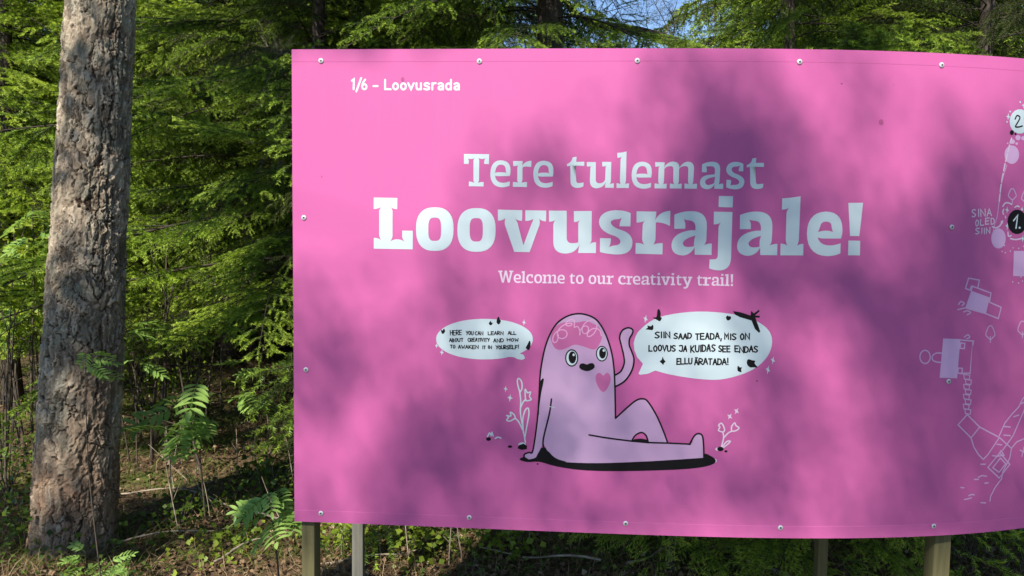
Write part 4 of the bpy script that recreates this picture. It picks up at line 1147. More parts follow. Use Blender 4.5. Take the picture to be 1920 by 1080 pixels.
poly([(354, 662), (376, 658), (366, 642)])
for st in (((352, 620), (368, 622)), ((336, 660), (352, 662)), ((376, 558), (398, 560)), ((376, 588), (398, 590)), ((410, 524), (428, 518)), ((436, 478), (447, 474)), ((296, 690), (312, 690)),
           ((288, 736), (300, 730), (316, 732)), ((274, 743), (288, 743)), ((310, 756), (322, 755)), ((226, 771), (237, 772)), ((254, 800), (262, 796), (273, 797)), ((238, 813), (250, 811), (263, 807)), ((296, 824), (312, 825)),
           ((432, 640), (450, 650)), ((446, 630), (438, 662))):
    mp.stroke([zj(*p) for p in st], W2, MAP_INK, 1.6)
mp.build('path_drawing')
for cx, cy_ in ((328, 230), (442, 214)):
    mp = Art()
    mp.stroke([zj(cx, cy_ + 34), zj(cx, cy_ + 14)], 2.0, MAP_INK, 1.2, False, False)
    mp.stroke([zj(cx + 15 * math.cos(t) * (1 + .16 * math.sin(3 * t)), cy_ + 22 * math.sin(t) * (1 + .1 * math.cos(4 * t))) for t in np.linspace(0, 2 * math.pi, 15)[:-1]], 2.0, MAP_INK, 1.2, True)
    mp.build('tree_drawing')
art = Art()
pen_word(art, 'SINA', 380, 490, 658, 694, 2.1, ROSE_WHITE, lambda x, y: zi(x, y - (x - 384) * .06), fw=0.66)
pen_word(art, 'OLED', 398, 504, 708, 738, 2.0, ROSE_WHITE, lambda x, y: zi(x, y - (x - 402) * .12), fw=0.66)
pen_word(art, 'SIIN', 400, 482, 754, 782, 2.0, ROSE_WHITE, lambda x, y: zi(x, y - (x - 402) * .12), fw=0.66)
art.build('lettering', mo)

# small smudges and scuffs on the sheet
SMUDGE = print_mat('smudge', (0.30, 0.062, 0.17))
SPECK = print_mat('dark_speck', (0.06, 0.03, 0.045))
for (u, v, rx, ry, m_) in ((755, 149, 3.2, 4.5, SMUDGE), (1652, 229, 4.5, 5.5, SMUDGE), (1578, 157, 1.4, 1.2, SPECK), (1781, 123, 2.2, 1.1, SPECK), (603, 331, 1.5, 1.6, SMUDGE), (1419, 714, 1.4, 1.5, SPECK), (1676, 159, 1.0, 1.0, SMUDGE), (1366, 251, 1.1, 1.1, SMUDGE)):
    a = Art(); a.fill([ell(u, v, rx, ry, 10)], m_, 1); a.build('smudge')
# screws with washers along the edge
def screw_mesh():
    t = Tri()
    n = 14
    th = np.arange(n) * 2 * math.pi / n
    rings = [(0.0080, 0.0), (0.0080, 0.0012), (0.0074, 0.0018), (0.0040, 0.0021), (0.0036, 0.0026), (0.0032, 0.0027)]
    V = np.concatenate([np.stack([r * np.cos(th), np.full(n, -y), r * np.sin(th)], -1) for r, y in rings])
    F = [(k * n + j, k * n + (j + 1) % n, (k + 1) * n + (j + 1) % n, (k + 1) * n + j) for k in range(len(rings) - 1) for j in range(n)]
    t.add(V, F, 0, 0)
    Vc = np.stack([0.0031 * np.cos(th), np.full(n, -0.0022), 0.0031 * np.sin(th)], -1)
    t.add(np.concatenate([V[-n:], Vc, [[0, -0.0022, 0]]]), [(j, (j + 1) % n, n + (j + 1) % n, n + j) for j in range(n)], 0, 1)
    t.add(np.concatenate([Vc, [[0, -0.0022, 0]]]), [(j, (j + 1) % n, n) for j in range(n)], 0, 1)
    return t.mesh('screw', [ZINC, STEELDARK], False)
SCREW = screw_mesh()
SCREWS = [(602, 114), (899, 115), (1195, 114), (1499, 116), (1765, 122), (570, 408), (574, 693), (1784, 426), (1778, 715), (602, 962), (880, 970), (1173, 981), (1463, 989), (1750, 986)]
sp = [on_panel(*p) for p in SCREWS] + [(x, z) for x in (1.75, 2.2, 2.68) for z in (Z_BOT + 0.037, Z_TOP - 0.037)]
for x, z in sp:
    o = child('screw', SCREW)
    n = pn_(np.array(x))
    o.location = Vector((x + float(n[0]) * .0012, float(py_(x)) + float(n[1]) * .0012, z)) - Vector(sign.location)
    o.rotation_euler = (0, math.atan2(0, 1) + R.uniform(0, 6), math.atan2(float(n[0]), -float(n[1])))
    o.rotation_euler[1] = 0

# posts and rails behind the panel
def post(u0, u1, y, w, d, mat, name='post', ztop=Z_TOP - 0.06, rz=0.0, label=None):
    c = at((u0 + u1) / 2, 1030, y)
    V, F = box_verts(-w / 2, w / 2, -d / 2, d / 2, -0.3, ztop)
    t = Tri(); t.add(V, F)
    me = bevel_mesh(t.mesh(name, [mat]), 0.0018)
    o = child(name, me)
    o.location = Vector((c.x, c.y, 0)) - Vector(sign.location)
    o.rotation_euler[2] = rz
    if label: o['label'] = label
post(565, 602, 2.50, 0.042, 0.068, POSTWOOD, rz=-0.05, label='olive timber post under the left end')
post(660, 684, 3.15, 0.045, 0.045, POSTGREY, ztop=1.9, label='thin grey post standing behind the left end')
post(1528, 1551, 3.0, 0.038, 0.045, POSTWOOD, ztop=1.9, label='thin olive post behind the right half')
post(1734, 1781, 2.475, 0.054, 0.058, POSTWOOD, label='thick olive timber post under the right half')
post(2300, 2340, 2.85, 0.062, 0.066, POSTWOOD, rz=0.25)
def beam(p, q, s=0.04, mat=POSTWOOD, name='rail'):
    p, q = Vector(p), Vector(q)
    V, F = box_verts(-s / 2, s / 2, -s / 2, s / 2, 0, (q - p).length)
    t = Tri(); t.add(V, F)
    o = child(name, bevel_mesh(t.mesh(name, [mat]), 0.002))
    o.rotation_euler = (q - p).to_track_quat('Z', 'Y').to_euler()
    o.location = p - Vector(sign.location)
for z in (1.0, 1.85):
    for x0, x1 in ((-0.6, 0.45), (0.45, 1.35), (1.4, 2.6)):
        beam((x0, float(py_(x0)) + 0.035, z), (x1, float(py_(x1)) + 0.035, z))
beam((-0.6, 2.55, 1.5), at(672, 620, 3.12), 0.035); beam((1.36, 2.52, 1.5), at(1540, 620, 2.97), 0.035)

# ------------------------------------------------------------------ leafy saplings, shrubs, stems and forest-floor litter
def leaf_quads(n_pairs=6, L=0.15, ll=0.047, lw=0.0185, seed=0):
    """one pinnate compound leaf: stalk plus folded leaflets"""
    rg = np.random.default_rng(seed)
    tri = Tri()
    t = np.linspace(0, 1, 8)
    Pm = np.stack([L * t, 0 * t, 0.02 * t - 0.055 * t ** 2], -1)
    V, F = tube(Pm, np.linspace(0.0016, 0.0007, 8), 3)
    tri.add(V, F, 0.35, 0)
    def leaflet(p, ang, ln, tilt):
        s = np.array([0, .25, .55, .82, 1.0]); w = np.array([.15, .85, 1.0, .62, 0.0]) * lw / 2
        c, si = math.cos(ang), math.sin(ang)
        mid = np.stack([s * ln, 0 * s, -0.22 * ln * s ** 2 * rg.uniform(0.5, 1.5) + tilt * s * ln], -1)
        lf = mid + np.stack([0 * s, w, 0.35 * w], -1); rt = mid + np.stack([0 * s, -w, 0.35 * w], -1)
        A = np.concatenate([lf, mid, rt])
        A = np.stack([A[:, 0] * c - A[:, 1] * si, A[:, 0] * si + A[:, 1] * c, A[:, 2]], -1) + p
        F = [(k, k + 1, 6 + k, 5 + k) for k in range(4)] + [(5 + k, 6 + k, 11 + k, 10 + k) for k in range(4)]
        tri.add(A, F, np.clip(rg.uniform(0.3, 0.75) + np.concatenate([np.zeros(5), np.full(5, .12), np.zeros(5)]), 0, 1), 0)
    for k in range(n_pairs):
        u = 0.28 + 0.66 * k / (n_pairs - 1)
        p = np.array([np.interp(u, t, Pm[:, c]) for c in range(3)])
        sz = ll * (0.75 + 0.5 * math.sin(math.pi * (0.2 + 0.6 * k / n_pairs))) * rg.uniform(.9, 1.1)
        for sg in (-1, 1): leaflet(p, sg * rg.uniform(0.85, 1.15), sz, rg.uniform(-.15, .2))
    leaflet(Pm[-1], rg.uniform(-.1, .1), ll * 1.05, 0)
    return tri
ROWAN_LEAVES = [leaf_quads(6, seed=k).mesh('leaf', [ROWAN]) for k in range(3)]
def sapling(name, foot, height, lean, n_leaf, label, cat, seed, leaf_scale=1.0, leaf_from=0.45, mat=STEM, group=None, forks=2, r0=0.006, droop=(-.5, .35), face=None):
    rg = random.Random(seed)
    root = empty(name, foot)
    tag(root, label, cat, group)
    n = 9
    t = np.linspace(0, 1, n)
    ph = rg.uniform(0, 6)
    P = np.stack([lean[0] * t ** 1.3 + 0.02 * height * np.sin(4 * t + ph), lean[1] * t ** 1.3 + 0.02 * height * np.cos(5 * t + ph), -0.03 + (height + .03) * t], -1)
    tri = Tri()
    V, F = tube(P, np.linspace(r0, r0 * 0.3, n), 5); tri.add(V, F)
    ends = []
    for k in range(forks):
        i = rg.randint(int(n * leaf_from), n - 2)
        a = rg.uniform(0, 6.28); ln = height * rg.uniform(.15, .35)
        d = np.array([math.cos(a), math.sin(a), rg.uniform(.3, .9)]); d = d / np.linalg.norm(d)
        q = P[i] + d * (np.linspace(0, 1, 5) * ln)[:, None]
        V, F = tube(q, np.linspace(r0 * .5, r0 * .2, 5), 4); tri.add(V, F)
        ends.append(q)
    link('stem', tri.mesh('stem', [mat], True), root)
    for k in range(n_leaf):
        if ends and rg.random() < 0.5:
            q = rg.choice(ends); p = q[rg.randint(2, 4)]
        else:
            u = leaf_from + (1 - leaf_from) * (k + .5) / n_leaf
            p = np.array([np.interp(u, t, P[:, c]) for c in range(3)])
        o = link('leaf', rg.choice(ROWAN_LEAVES), root)
        az = rg.uniform(0, 6.28) if face is None else rg.gauss(face, 0.9)
        o.rotation_euler = (rg.uniform(-.6, .6), -rg.uniform(*droop), az)
        s = leaf_scale * rg.uniform(.75, 1.2)
        o.scale = (s, s, s); o.location = p
    return root
def on_ground(u, v):
    d = ray(u, v); t = -CAM_Z / d.z
    return Vector((d.x * t, d.y * t, float(gz(d.x * t, d.y * t))))
def foot_of(u, y): return Vector(((u - 960) / F_PX * y, y, float(gz((u - 960) / F_PX * y, y))))
# bright rowan at the sign's lower left corner
g = foot_of(548, 3.0); g.x = at(522, 1000, 3.0).x
sapling('rowan_sapling', g, 0.60, (-0.02, -0.05), 16, 'bright sunlit rowan sapling at the lower left corner of the sign', 'sapling', 2, 0.95, 0.72, forks=2, droop=(-.7, .2), face=-1.7)
g = foot_of(372, 4.15)
sapling('rowan_sapling', g, 0.82, (0.04, -0.1), 16, 'leafy rowan sapling midway between the big trunk and the sign', 'sapling', 4, 1.35, 0.62, forks=3, face=-1.6)
g = foot_of(255, 5.0)
sapling('rowan_sapling', g, 0.92, (0.0, -0.1), 10, 'rowan sapling close to the right side of the big trunk', 'sapling', 5, 1.3, 0.7, forks=2)
g = foot_of(470, 5.4)
sapling('rowan_sapling', g, 0.75, (0.1, 0), 9, 'small rowan in shade beside the left edge of the sign', 'sapling', 6, 1.3, 0.6, forks=2)
g = foot_of(165, 3.3); g.x = at(172, 700, 3.3).x
sapling('rowan_sapling', g, 1.08, (-0.03, 0.02), 6, 'slender rowan shoot in front of the big trunk', 'sapling', 8, 0.8, 0.9, forks=0, r0=0.004, face=0.2, droop=(-.3, .3))
for k, (u, y, h, n, lab) in enumerate(((60, 5.2, 1.75, 30, 'tall leafy rowan bush just left of the big trunk'), (18, 5.8, 1.5, 26, 'leafy rowan at the left picture edge beside the clearing'), (95, 6.2, 1.3, 18, 'rowan half hidden behind the left side of the big trunk'))):
    sapling('rowan_sapling', foot_of(u, y), h, (0.05, -0.1), n, lab, 'sapling', 30 + k, 1.5, 0.5, forks=6, r0=0.011)
for k, (u, v, n) in enumerate(((205, 1058, 7), (165, 1050, 6), (250, 1066, 6))):
    g = on_ground(u, v + 30)
    sapling('rowan_seedling', g, 0.14, (0, -0.02), n, ['tiny seedling at the right foot of the big trunk', 'tiny seedling in front of the foot of the big trunk', 'tiny seedling on the ground right of the big trunk'][k], 'seedling', 50 + k, 0.6, 0.4, forks=0, r0=0.002, face=-1.6, droop=(-.2, .6))

# thin bare stems
def bare_stem(p, q, r, mat, label, group, seed, twigs=3):
    rg = np.random.default_rng(seed)
    root = empty('bare_stem', p)
    tag(root, label, 'stem', group)
    p, q = np.array(p), np.array(q)
    t = np.linspace(0, 1, 10)
    P = (q - p) * t[:, None] + rg.normal(0, 0.02, 3) * np.sin(t * 3.1)[:, None] * np.linalg.norm(q - p)
    P[0, 2] -= 0.03
    tri = Tri(); V, F = tube(P, np.linspace(r, r * .35, 10), 5); tri.add(V, F)
    link('stem', tri.mesh('stem', [mat], True), root)
    for k in range(twigs):
        i = rg.integers(3, 9)
        d = unit(q - p) * .8 + rg.normal(0, .55, 3); d = unit(d)
        ln = np.linalg.norm(q - p) * rg.uniform(.12, .3)
        Q = P[i] + d * (np.linspace(0, 1, 5) * ln)[:, None]
        tri = Tri(); V, F = tube(Q, np.linspace(r * .45, r * .15, 5), 4); tri.add(V, F)
        link('twig', tri.mesh('twig', [mat], True), root)
rs = random.Random(12)
for k in range(13):
    u = rs.uniform(-15, 75); y = rs.uniform(4.2, 6.0)
    a = foot_of(u, y); h = rs.uniform(0.9, 1.9)
    bare_stem(a, a + Vector((rs.uniform(-.25, .25), rs.uniform(-.2, .2), h)), rs.uniform(.006, .011), STEM, 'thin dark bare stem rising before the clearing left of the big trunk', 'bare stems left of the big trunk', k)
for k in range(15):
    u = rs.uniform(235, 430); y = rs.uniform(4.4, 7.0)
    a = foot_of(u, y); h = rs.uniform(0.8, 1.7)
    bare_stem(a, a + Vector((rs.uniform(-.35, .2), rs.uniform(-.2, .2), h)), rs.uniform(.006, .014), STEM, 'thin dark bare stem between the big trunk and the sign', 'bare stems between trunk and sign', 40 + k)
for k in range(16):
    u = rs.uniform(250, 560); y = rs.uniform(3.9, 5.2)
    a = foot_of(u, y); h = rs.uniform(0.2, 0.6)
    bare_stem(a, a + Vector((rs.uniform(-.3, .3), rs.uniform(-.1, .1), h)), rs.uniform(.0025, .0045), PALESTEM, 'pale dry stalk in the shade left of the sign', 'pale dry stalks left of the sign', 80 + k, 2)
for k, (u, h) in enumerate(((770, .36), (845, .34), (872, .36), (715, .2), (1215, .2), (640, .18), (1000, .24), (1390, .22), (1120, .16))):
    a = foot_of(u, 3.75 + rs.uniform(-.1, .3))
    bare_stem(a, a + Vector((rs.uniform(-.05, .05), 0, h)), .004, PALESTEM, 'pale twig standing on the ground under the sign', 'pale twigs under the sign', 120 + k, 3)

# low leafy shrubs (small leaves, one foliage mesh each)
def shrub(u, y, w, h, n, label, seed, mat=HERB, ls=0.022, cat='shrub', group=None, zmin=0.0):
    rg = np.random.default_rng(seed)
    root = empty('leafy_shrub', foot_of(u, y))
    tag(root, label, cat, group)
    tri = Tri(); st = Tri()
    for k in range(max(4, n // 40)):
        a = rg.uniform(0, 6.28); q = np.array([math.cos(a) * w * .6 * rg.uniform(), math.sin(a) * w * .6 * rg.uniform(), h * rg.uniform(.6, 1)])
        P = q * np.linspace(0, 1, 5)[:, None]; P[0, 2] = -.02
        V, F = tube(P, np.linspace(.004, .0012, 5), 4); st.add(V, F)
    link('stem', st.mesh('stem', [STEM]), root)
    c = rg.normal(0, .42, (n, 3)) * [w, w, 0] ; c[:, 2] = h * (zmin + (1 - zmin) * np.clip(rg.beta(2, 1.6, n), 0.05, 1)) * (1 if zmin else 1) * np.clip(1 - (np.hypot(c[:, 0], c[:, 1]) / (w * 1.6)) ** 2, .15 if not zmin else .85, 1)
    c += (rg.normal(0, .5, (max(3, n // 14), 3))[rg.integers(0, max(3, n // 14), n)]) * [w * .3, w * .3, h * .12]
    c[:, 2] = np.abs(c[:, 2]) + .01
    tri.add(*leaves_at(rg, c, ls))
    link('foliage', tri.mesh('foliage', [mat]), root)
def leaves_at(rg, c, ls, flatness=0.6):
    n = len(c)
    d = rg.normal(size=(n, 3)); d[:, 2] *= 0.5; d = unit(d)
    up = np.tile(np.array([0., -.25, 1.]), (n, 1)) + rg.normal(0, flatness, (n, 3))
    s = unit(np.cross(d, up)); nn = np.cross(s, d)
    L = ls * rg.uniform(.6, 1.4, (n, 1)); W = L * 0.48
    V = np.stack([c, c + d * L * .5 + s * W + nn * L * .08, c + d * L * 1.1 - nn * L * .1, c + d * L * .5 - s * W + nn * L * .08, c + d * L * .5 - nn * L * .02], 1).reshape(-1, 3)
    b = (np.arange(n) * 5)[:, None]
    F = np.concatenate([b + [0, 4, 1], b + [1, 4, 2], b + [2, 4, 3], b + [3, 4, 0]])
    return V, F, np.repeat(np.clip(rg.normal(.5, .22, n), 0, 1), 5)
shrub(35, 3.75, .30, .34, 420, 'dark low shrub at the bottom left corner', 1, HERB, .024)
shrub(0, 4.4, .35, .45, 380, 'low shrub in half shade left of the trunk foot', 2, HERB, .026)
shrub(640, 3.85, .18, .16, 110, 'small green shrub between the two left posts', 3, BUSH, .03)
shrub(790, 3.75, .16, .20, 110, 'small sunlit shrub below the sign, right of the thin grey post', 4, BUSH, .034)
shrub(955, 3.7, .17, .22, 150, 'bright fern-like shrub below the middle of the sign', 5, BUSH, .03)
shrub(1000, 4.3, .30, .35, 230, 'shaded shrub behind the middle of the sign', 9, HERB, .032)
shrub(1300, 3.95, .25, .22, 150, 'dim shrub under the sign left of the thin olive post', 6, HERB, .026)
shrub(1660, 4.0, .25, .30, 180, 'dark shrub under the sign between the right posts', 7, HERB, .026)
shrub(1850, 3.7, .35, .48, 420, 'dark green shrub right of the thick olive post', 8, HERB, .024)
shrub(420, 3.75, .25, .10, 170, 'low ground plants in front of the dark gap', 10, BUSH, .026)
shrub(-60, 9.5, .7, .9, 900, 'bright yellow-green bush in the clearing at the left edge', 11, BUSH, .04)
shrub(-190, 6.4, .6, 1.5, 900, 'tall yellow-green bush at the left picture edge', 12, BUSH, .04)
shrub(255, 8.2, .7, .8, 800, 'sunlit bush seen past the right side of the big trunk', 13, BUSH, .04)
shrub(340, 9.0, .8, .7, 800, 'sunlit bush at the far end of the gap beside the sign', 14, BUSH, .04)

shrub(70, 5.4, .35, 1.55, 900, 'leafy bright bush close behind the left side of the big trunk', 21, BUSH, .045, zmin=.6)
shrub(10, 6.6, .45, 1.75, 1100, 'tall sunlit bush at the left edge above the clearing', 22, BUSH, .045, zmin=.62)
shrub(300, 6.8, .5, .5, 500, 'low sunlit bush between the saplings right of the big trunk', 23, BUSH, .03)
shrub(500, 4.6, .3, .3, 260, 'shaded low shrub beside the sign\'s left edge', 24, HERB, .03)
shrub(330, 4.1, .35, .16, 240, 'low green plants on the dark ground right of the trunk foot', 25, HERB, .026)
shrub(110, 3.72, .22, .22, 240, 'grassy green plants hugging the left foot of the big trunk', 26, HERB, .024)
shrub(700, 4.0, .35, .2, 260, 'sunlit low plants under the sign beside the thin grey post', 27, BUSH, .028)
shrub(880, 4.2, .3, .25, 240, 'leafy plants under the sign left of its middle', 28, BUSH, .028)
shrub(1180, 4.1, .35, .22, 240, 'half shaded plants under the sign right of its middle', 29, HERB, .026)
# sticks lying on the floor
rs2 = random.Random(4)
for k, (u, v, ln, a) in enumerate(((330, 1010, .7, .5), (430, 960, .9, 2.6), (270, 930, .6, .2), (700, 1062, .45, .3), (1010, 1060, .6, 2.9), (1240, 1058, .5, .6), (480, 1040, .5, 1.0), (1420, 1060, .5, 2.2))):
    p = on_ground(u, v)
    st = empty('fallen_stick', p + Vector((0, 0, .02)), a)
    tag(st, 'dry grey stick lying on the forest floor', 'stick', 'fallen sticks on the forest floor')
    q = np.stack([np.linspace(-ln / 2, ln / 2, 9), .02 * np.sin(np.linspace(0, 5, 9) + k), .03 * np.abs(np.sin(np.linspace(0, 4, 9) + k))], -1)
    t = Tri(); V, F = tube(q, np.linspace(.007, .003, 9), 6); t.add(V, F)
    link('stick', t.mesh('stick', [PALESTEM], True), st)
# pale slab in the clearing
c = at(-2, 628, 11.0)
slab = empty('concrete_slab', (c.x - .35, 11.0, float(gz(c.x, 11.0))))
tag(slab, 'pale slab on two low blocks in the clearing at the left picture edge', 'slab')
V, F = box_verts(-1.0, .55, -.35, .35, .10, .22); t = Tri(); t.add(V, F)
link('slab', bevel_mesh(t.mesh('slab', [CONCRETE]), .012), slab)
for x in (-.7, .3):
    V, F = box_verts(x - .12, x + .12, -.28, .28, -.08, .098); t = Tri(); t.add(V, F)
    link('block', bevel_mesh(t.mesh('block', [CONCRETE]), .008), slab)

# floor cover nobody could count
def wedge(rg, n, y0, y1, p=1.0):
    y = y0 + (y1 - y0) * rg.uniform(0, 1, n) ** p
    u = rg.uniform(-120, 2040, n)
    x = (u - 960) / F_PX * y
    return x, y
rg = np.random.default_rng(21)
tri = Tri()
x, y = wedge(rg, 42000, 3.1, 12, 1.8)
c = np.stack([x, y, gz(x, y) + rg.uniform(.002, .03, len(x))], -1)
tri.add(*leaves_at(rg, c, .024, .6))
o = link('leaf_litter', tri.mesh('leaf_litter', [LITTER])); tag(o, 'brown dead leaves and needles strewn over the forest floor', 'leaf litter', kind='stuff')
def blades(rg, x, y, h, w, mat, name, label, cat, lean=.6):
    n = len(x)
    b = np.stack([x, y, gz(x, y) - .005], -1)
    d = rg.normal(0, lean, (n, 3)); d[:, 2] = 1; d = unit(d)
    L = h * rg.uniform(.5, 1.4, (n, 1)); s = unit(np.cross(d, rg.normal(size=(n, 3)))) * w
    side = rg.normal(0, .45, (n, 3)); side[:, 2] = -.25
    m = b + d * L * .55; e = b + d * L + side * L * .5
    V = np.stack([b - s, b + s, m + s * .8, m - s * .8, e], 1).reshape(-1, 3)
    k = (np.arange(n) * 5)[:, None]
    tri = Tri()
    F = np.concatenate([k + [0, 1, 2], k + [0, 2, 3], k + [3, 2, 4]])
    tri.add(V, F, np.repeat(np.clip(rg.normal(.5, .25, n), 0, 1), 5))
    o = link(name, tri.mesh(name, [mat])); tag(o, label, cat, kind='stuff')
x, y = wedge(rg, 15000, 3.3, 10, 1.5)
def ring(n, r0, r1):                # tufts gathered round the foot of the big trunk
    a = rg.uniform(0, TWO_PI, n); r = r0 + (r1 - r0) * rg.uniform(0, 1, n) ** 1.6
    return PINE_FOOT.x + r * np.cos(a), 3.78 + r * np.sin(a)
xr, yr = ring(900, .19, .42); x, y = np.concatenate([x, xr]), np.concatenate([y, yr])
blades(rg, x, y, .13, .0016, DRYGRASS, 'dry_grass', 'dry straw-coloured grass lying over the forest floor', 'dry grass', 1.0)
x, y = wedge(rg, 16000, 3.6, 14, 1.2); k = np.sin(x * 1.3 + y * .7) + np.cos(y * 1.9 - x) > -.2
xr, yr = ring(500, .2, .5); x, y = np.concatenate([x[k], xr]), np.concatenate([y[k], yr])
blades(rg, x, y, .12, .0022, GRASS, 'green_grass', 'green grass tufts on the forest floor and clearing', 'grass')
tri = Tri()
x, y = wedge(rg, 11000, 3.3, 13, 1.4); k = (np.sin(x * 2.6 + 1) * np.cos(y * 2.1) > -.15) & ~((x < -.95) & (x > -2.0) & (y > 3.9) & (y < 5.6) & (rg.uniform(size=len(x)) < .8))
x, y = x[k], y[k]
c = np.stack([x, y, gz(x, y) + rg.uniform(.01, .09, len(x))], -1)
tri.add(*leaves_at(rg, c, .019, .6))
o = link('ground_cover', tri.mesh('ground_cover', [HERB])); tag(o, 'small green herb leaves carpeting parts of the forest floor', 'ground cover', kind='stuff')

# ------------------------------------------------------------------ unseen trees behind the viewer, crowns shaped to cast the wanted shade
LEVEL = [  # how deep the shade is over the sign, 0 sun .. 9 full shade; columns every 70 px from 560, rows every 75 px from 100
 '00000000001221110000', '00000000012442131001', '00000121124785121253', '00001254235897311475', '00001233456787642685', '10013222346776544786',
 '42126411234357788885', '45323423333245468875', '45335543443345258875', '32346654444345137775', '21367775555456336665', '32576555445466137767', '43566655555455356666']
TLEV = ['120', '562', '170', '620', '010', '131', '464', '998', '854', '732', '501', '036', '688']
LV = np.array([[int(c) for c in r] for r in LEVEL], dtype=float)
TL = np.array([[int(c) for c in r] for r in TLEV], dtype=float)
def bil(A, fx, fy):
    fx = np.clip(fx, 0, A.shape[1] - 1.001); fy = np.clip(fy, 0, A.shape[0] - 1.001)
    i, j = fy.astype(int), fx.astype(int); a, b = fy - i, fx - j
    return A[i, j] * (1 - a) * (1 - b) + A[i, j + 1] * (1 - a) * b + A[i + 1, j] * a * (1 - b) + A[i + 1, j + 1] * a * b
def tau(level):
    T = np.clip(1 - level / 9.0, 0.035, 1) ** 1.25
    return -1.45 * np.log(T)
# the sun's half-degree disc blurs the shade: find the leaf density whose blurred shade gives LEVEL
def solve_density(A, sx, sy, rad, step):
    T0 = np.clip(1 - A / 9.3, 0.03, 1) ** 1.15
    ny, nx = int((A.shape[0] - 1) * sy / step) + 1, int((A.shape[1] - 1) * sx / step) + 1
    yy, xx = np.mgrid[0:ny, 0:nx]
    T = bil(T0, xx.ravel() * step / sx, yy.ravel() * step / sy).reshape(ny, nx)
    k = int(rad / step); ker = [(i, j) for i in range(-k, k + 1) for j in range(-k, k + 1) if i * i + j * j <= k * k + .5]
    D = -np.log(T)
    for _ in range(25):
        E = np.pad(np.exp(-D), k, mode='edge')
        Bl = sum(E[k + i:k + i + ny, k + j:k + j + nx] for i, j in ker) / len(ker)
        D = np.clip(D + 1.2 * (Bl - T), 0, 4.5)
    return D
DENS = solve_density(LV, 70, 75, 34, 14)
ts = np.array(TO_SUN)
_R, _U, _Fw = np.array(RIGHT), np.array(UP), np.array(_fw)
def pix(P):
    q = P - np.array([0, 0, CAM_Z]); d = q @ _Fw
    return 960 + F_PX * (q @ _R) / d, 540 - F_PX * (q @ _U) / d, d
ga = np.array([math.cos(SUN_AZ), -math.sin(SUN_AZ), 0.0])      # across the light
gb = np.cross(ts, ga)                                           # up in the light's plane
def wanted(P):
    """optical depth wanted at the place where the ray through P towards the ground lands (panel, trunk or floor)"""
    n = len(P)
    t1 = (P[:, 1] - 2.40) / -ts[1] * -1
    t1 = (P[:, 1] - 2.40) / ts[1]
    Q = P - ts * t1[:, None]
    u, v, d = pix(Q)
    inp = (Q[:, 0] > X_LEFT - .1) & (Q[:, 0] < 1.75) & (Q[:, 2] > Z_BOT - .05) & (Q[:, 2] < Z_TOP + .05)
    w = np.full(n, np.nan)
    w[inp] = bil(DENS, (u[inp] - 560) / 14, (v[inp] - 100) / 14) * 1.35
    t2 = (P[:, 1] - 3.62) / ts[1]
    Q2 = P - ts * t2[:, None]
    u2, v2, d2 = pix(Q2)
    inq = ~inp & (u2 > 40) & (u2 < 260) & (Q2[:, 2] > 0) & (Q2[:, 2] < 2.9)
    ctr = 137 + (1062 - v2) * 0.045
    w[inq] = tau(bil(TL, ((u2 - ctr + 70) / 70)[inq], ((v2 - 50) / 80)[inq]))
    t3 = P[:, 2] / ts[2]
    Q3 = P - ts * t3[:, None]
    rest = ~inp & ~inq
    dark = (Q3[:, 0] > -2.3) & (Q3[:, 0] < -0.95) & (Q3[:, 1] > 3.85) & (Q3[:, 1] < 4.55)
    dark |= (Q3[:, 0] < -2.35) & (Q3[:, 1] > 3.0) & (Q3[:, 1] < 4.6)
    lit = (Q3[:, 0] > -1.35) & (Q3[:, 0] < 0.4) & (Q3[:, 1] > 2.9) & (Q3[:, 1] < 4.3)
    gap = np.sin(Q3[:, 0] * 2.1 + 1.0) + np.sin(Q3[:, 1] * 1.7 + Q3[:, 0]) 
    ww = np.where(gap > 1.35, 1.2, 0.06)
    ww = np.where(dark, 2.0, ww); ww = np.where(lit, 0.0, ww)
    w[rest] = ww[rest]
    return w
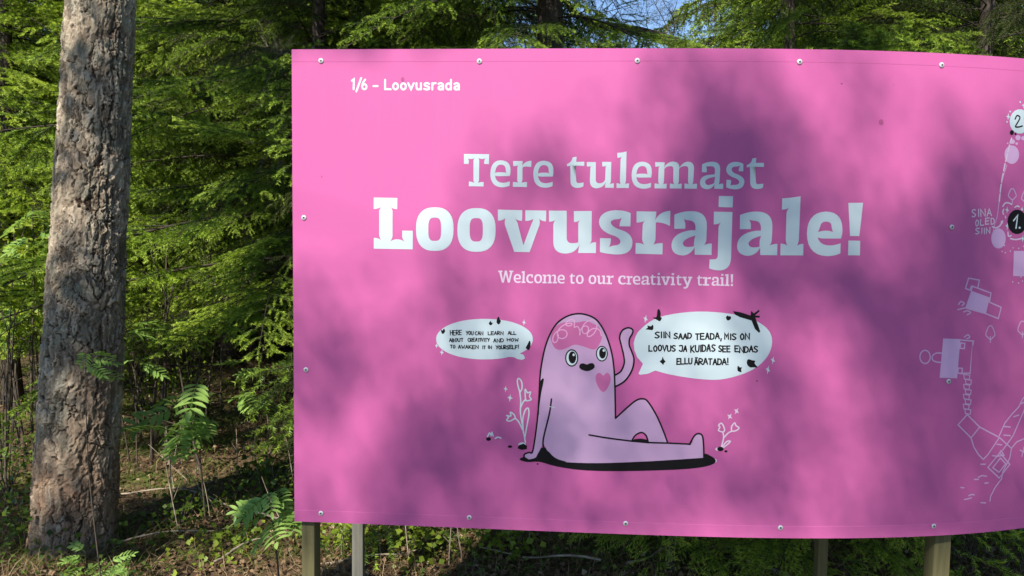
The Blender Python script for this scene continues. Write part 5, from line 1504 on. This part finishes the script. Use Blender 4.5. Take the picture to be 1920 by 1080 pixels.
def shade_tree(name, foot, h, label, cat, ctr, half, seed, off=2.2, dens=1.0, leaf=0.034, wfun=None):
    """a broadleaf tree whose crown fills a block around ctr (across, up, along the light)"""
    rg = np.random.default_rng(seed)
    root = empty(name, foot)
    tag(root, label, cat)
    f = np.array(foot)
    top = ctr - ga * off + np.array([0, 0, half[1] * .6])
    t = np.linspace(0, 1, 14)
    axis = f + (np.array([top[0], top[1], top[2]]) - f) * t[:, None] ** np.array([1.6, 1.6, 1.0])
    axis[0, 2] -= .2
    V, F = tube(axis - f, np.linspace(.16, .02, 14), 9); tr = Tri(); tr.add(V, F)
    link('trunk', tr.mesh('trunk', [SPRUCEBARK], True), root)
    area = leaf * leaf * 0.53 * 0.55
    N = int(4 * half[0] * half[1] * 4.8 / area * dens)
    kk = np.arange(N) + rg.integers(1000)                      # even spread, no clumping by chance
    h1, h2 = (kk * 0.7548776662) % 1, (kk * 0.5698402910) % 1
    P = ctr + ga * ((2 * h1 - 1) * half[0])[:, None] + gb * ((2 * h2 - 1) * half[1])[:, None] + ts * rg.uniform(-half[2], half[2], (N, 1))
    w = wfun(P) if wfun else wanted(P)
    keep = rg.uniform(0, 4.8 * dens, N) < w
    P = P[keep]
    tri = Tri(); tri.add(*leaves_at(rg, P - f, leaf, 1.2))
    link('crown', tri.mesh('crown', [BUSH]), root)
    idx = rg.choice(len(P), min(14, len(P)), replace=False)
    br = Tri()
    for k in idx:
        s = axis[rg.integers(7, 13)]
        q = s + (P[k] - s) * np.linspace(0, 1, 6)[:, None]; q[:, 2] += .15 * np.sin(np.linspace(0, math.pi, 6))
        V, F = tube(q - f, np.linspace(.006, .002, 6), 4); br.add(V, F)
    link('limb', br.mesh('limb', [STEM]), root)
    return len(P)
mid = np.array([0.45, 2.4, 1.42])
c1 = mid + ts * 12.5
n1 = shade_tree('shading_tree', (c1[0] - ga[0] * 2.4, c1[1] - ga[1] * 2.4, 0), c1[2], 'broadleaf tree behind the viewer shading the sign', 'birch tree', c1, (1.55, 1.15, .9), 1)
c2 = np.array([-2.0, 3.7, 1.5]) + ts * 5.5
n2 = shade_tree('shading_tree', (c2[0] - ga[0] * 2.4, c2[1] - ga[1] * 2.4, 0), c2[2], 'broadleaf tree behind the viewer shading the big trunk', 'birch tree', c2 - ga * .5, (0.95, 1.35, .7), 2)
def patchy(cut, seed):
    ph = np.random.default_rng(seed).uniform(0, 6, 6)
    def f(P):
        a, b = P @ ga, P @ gb
        s = np.sin(a * 5.1 + ph[0] + 1.3 * np.sin(b * 3.1 + ph[1])) + np.sin(b * 6.3 + ph[2] + 1.2 * np.sin(a * 4 + ph[3])) + 0.6 * np.sin(a * 11 + b * 9 + ph[4])
        return np.where(s > cut, 2.6, 0.05)
    return f
c3 = np.array([-1.75, 5.0, 2.75]) + ts * 10
n3 = shade_tree('shading_tree', (c3[0] + ga[0] * 1.5, c3[1] + ga[1] * 1.5, 0), c3[2], 'added unseen broadleaf tree behind the viewer shading the boughs beside the sign', 'birch tree', c3, (0.85, 0.62, .6), 3, wfun=patchy(-0.55, 1), off=-1.4)  # unseen tree added to darken the boughs beside the sign
c4 = np.array([1.6, 4.2, 2.9]) + ts * 11
n4 = shade_tree('shading_tree', (c4[0] + ga[0] * 2, c4[1] + ga[1] * 2, 0), c4[2], 'added unseen broadleaf tree behind the viewer shading the boughs above the sign', 'birch tree', c4, (1.9, 0.40, .6), 4, wfun=patchy(0.2, 2), off=-1.9)  # unseen tree added to dapple the boughs above the sign
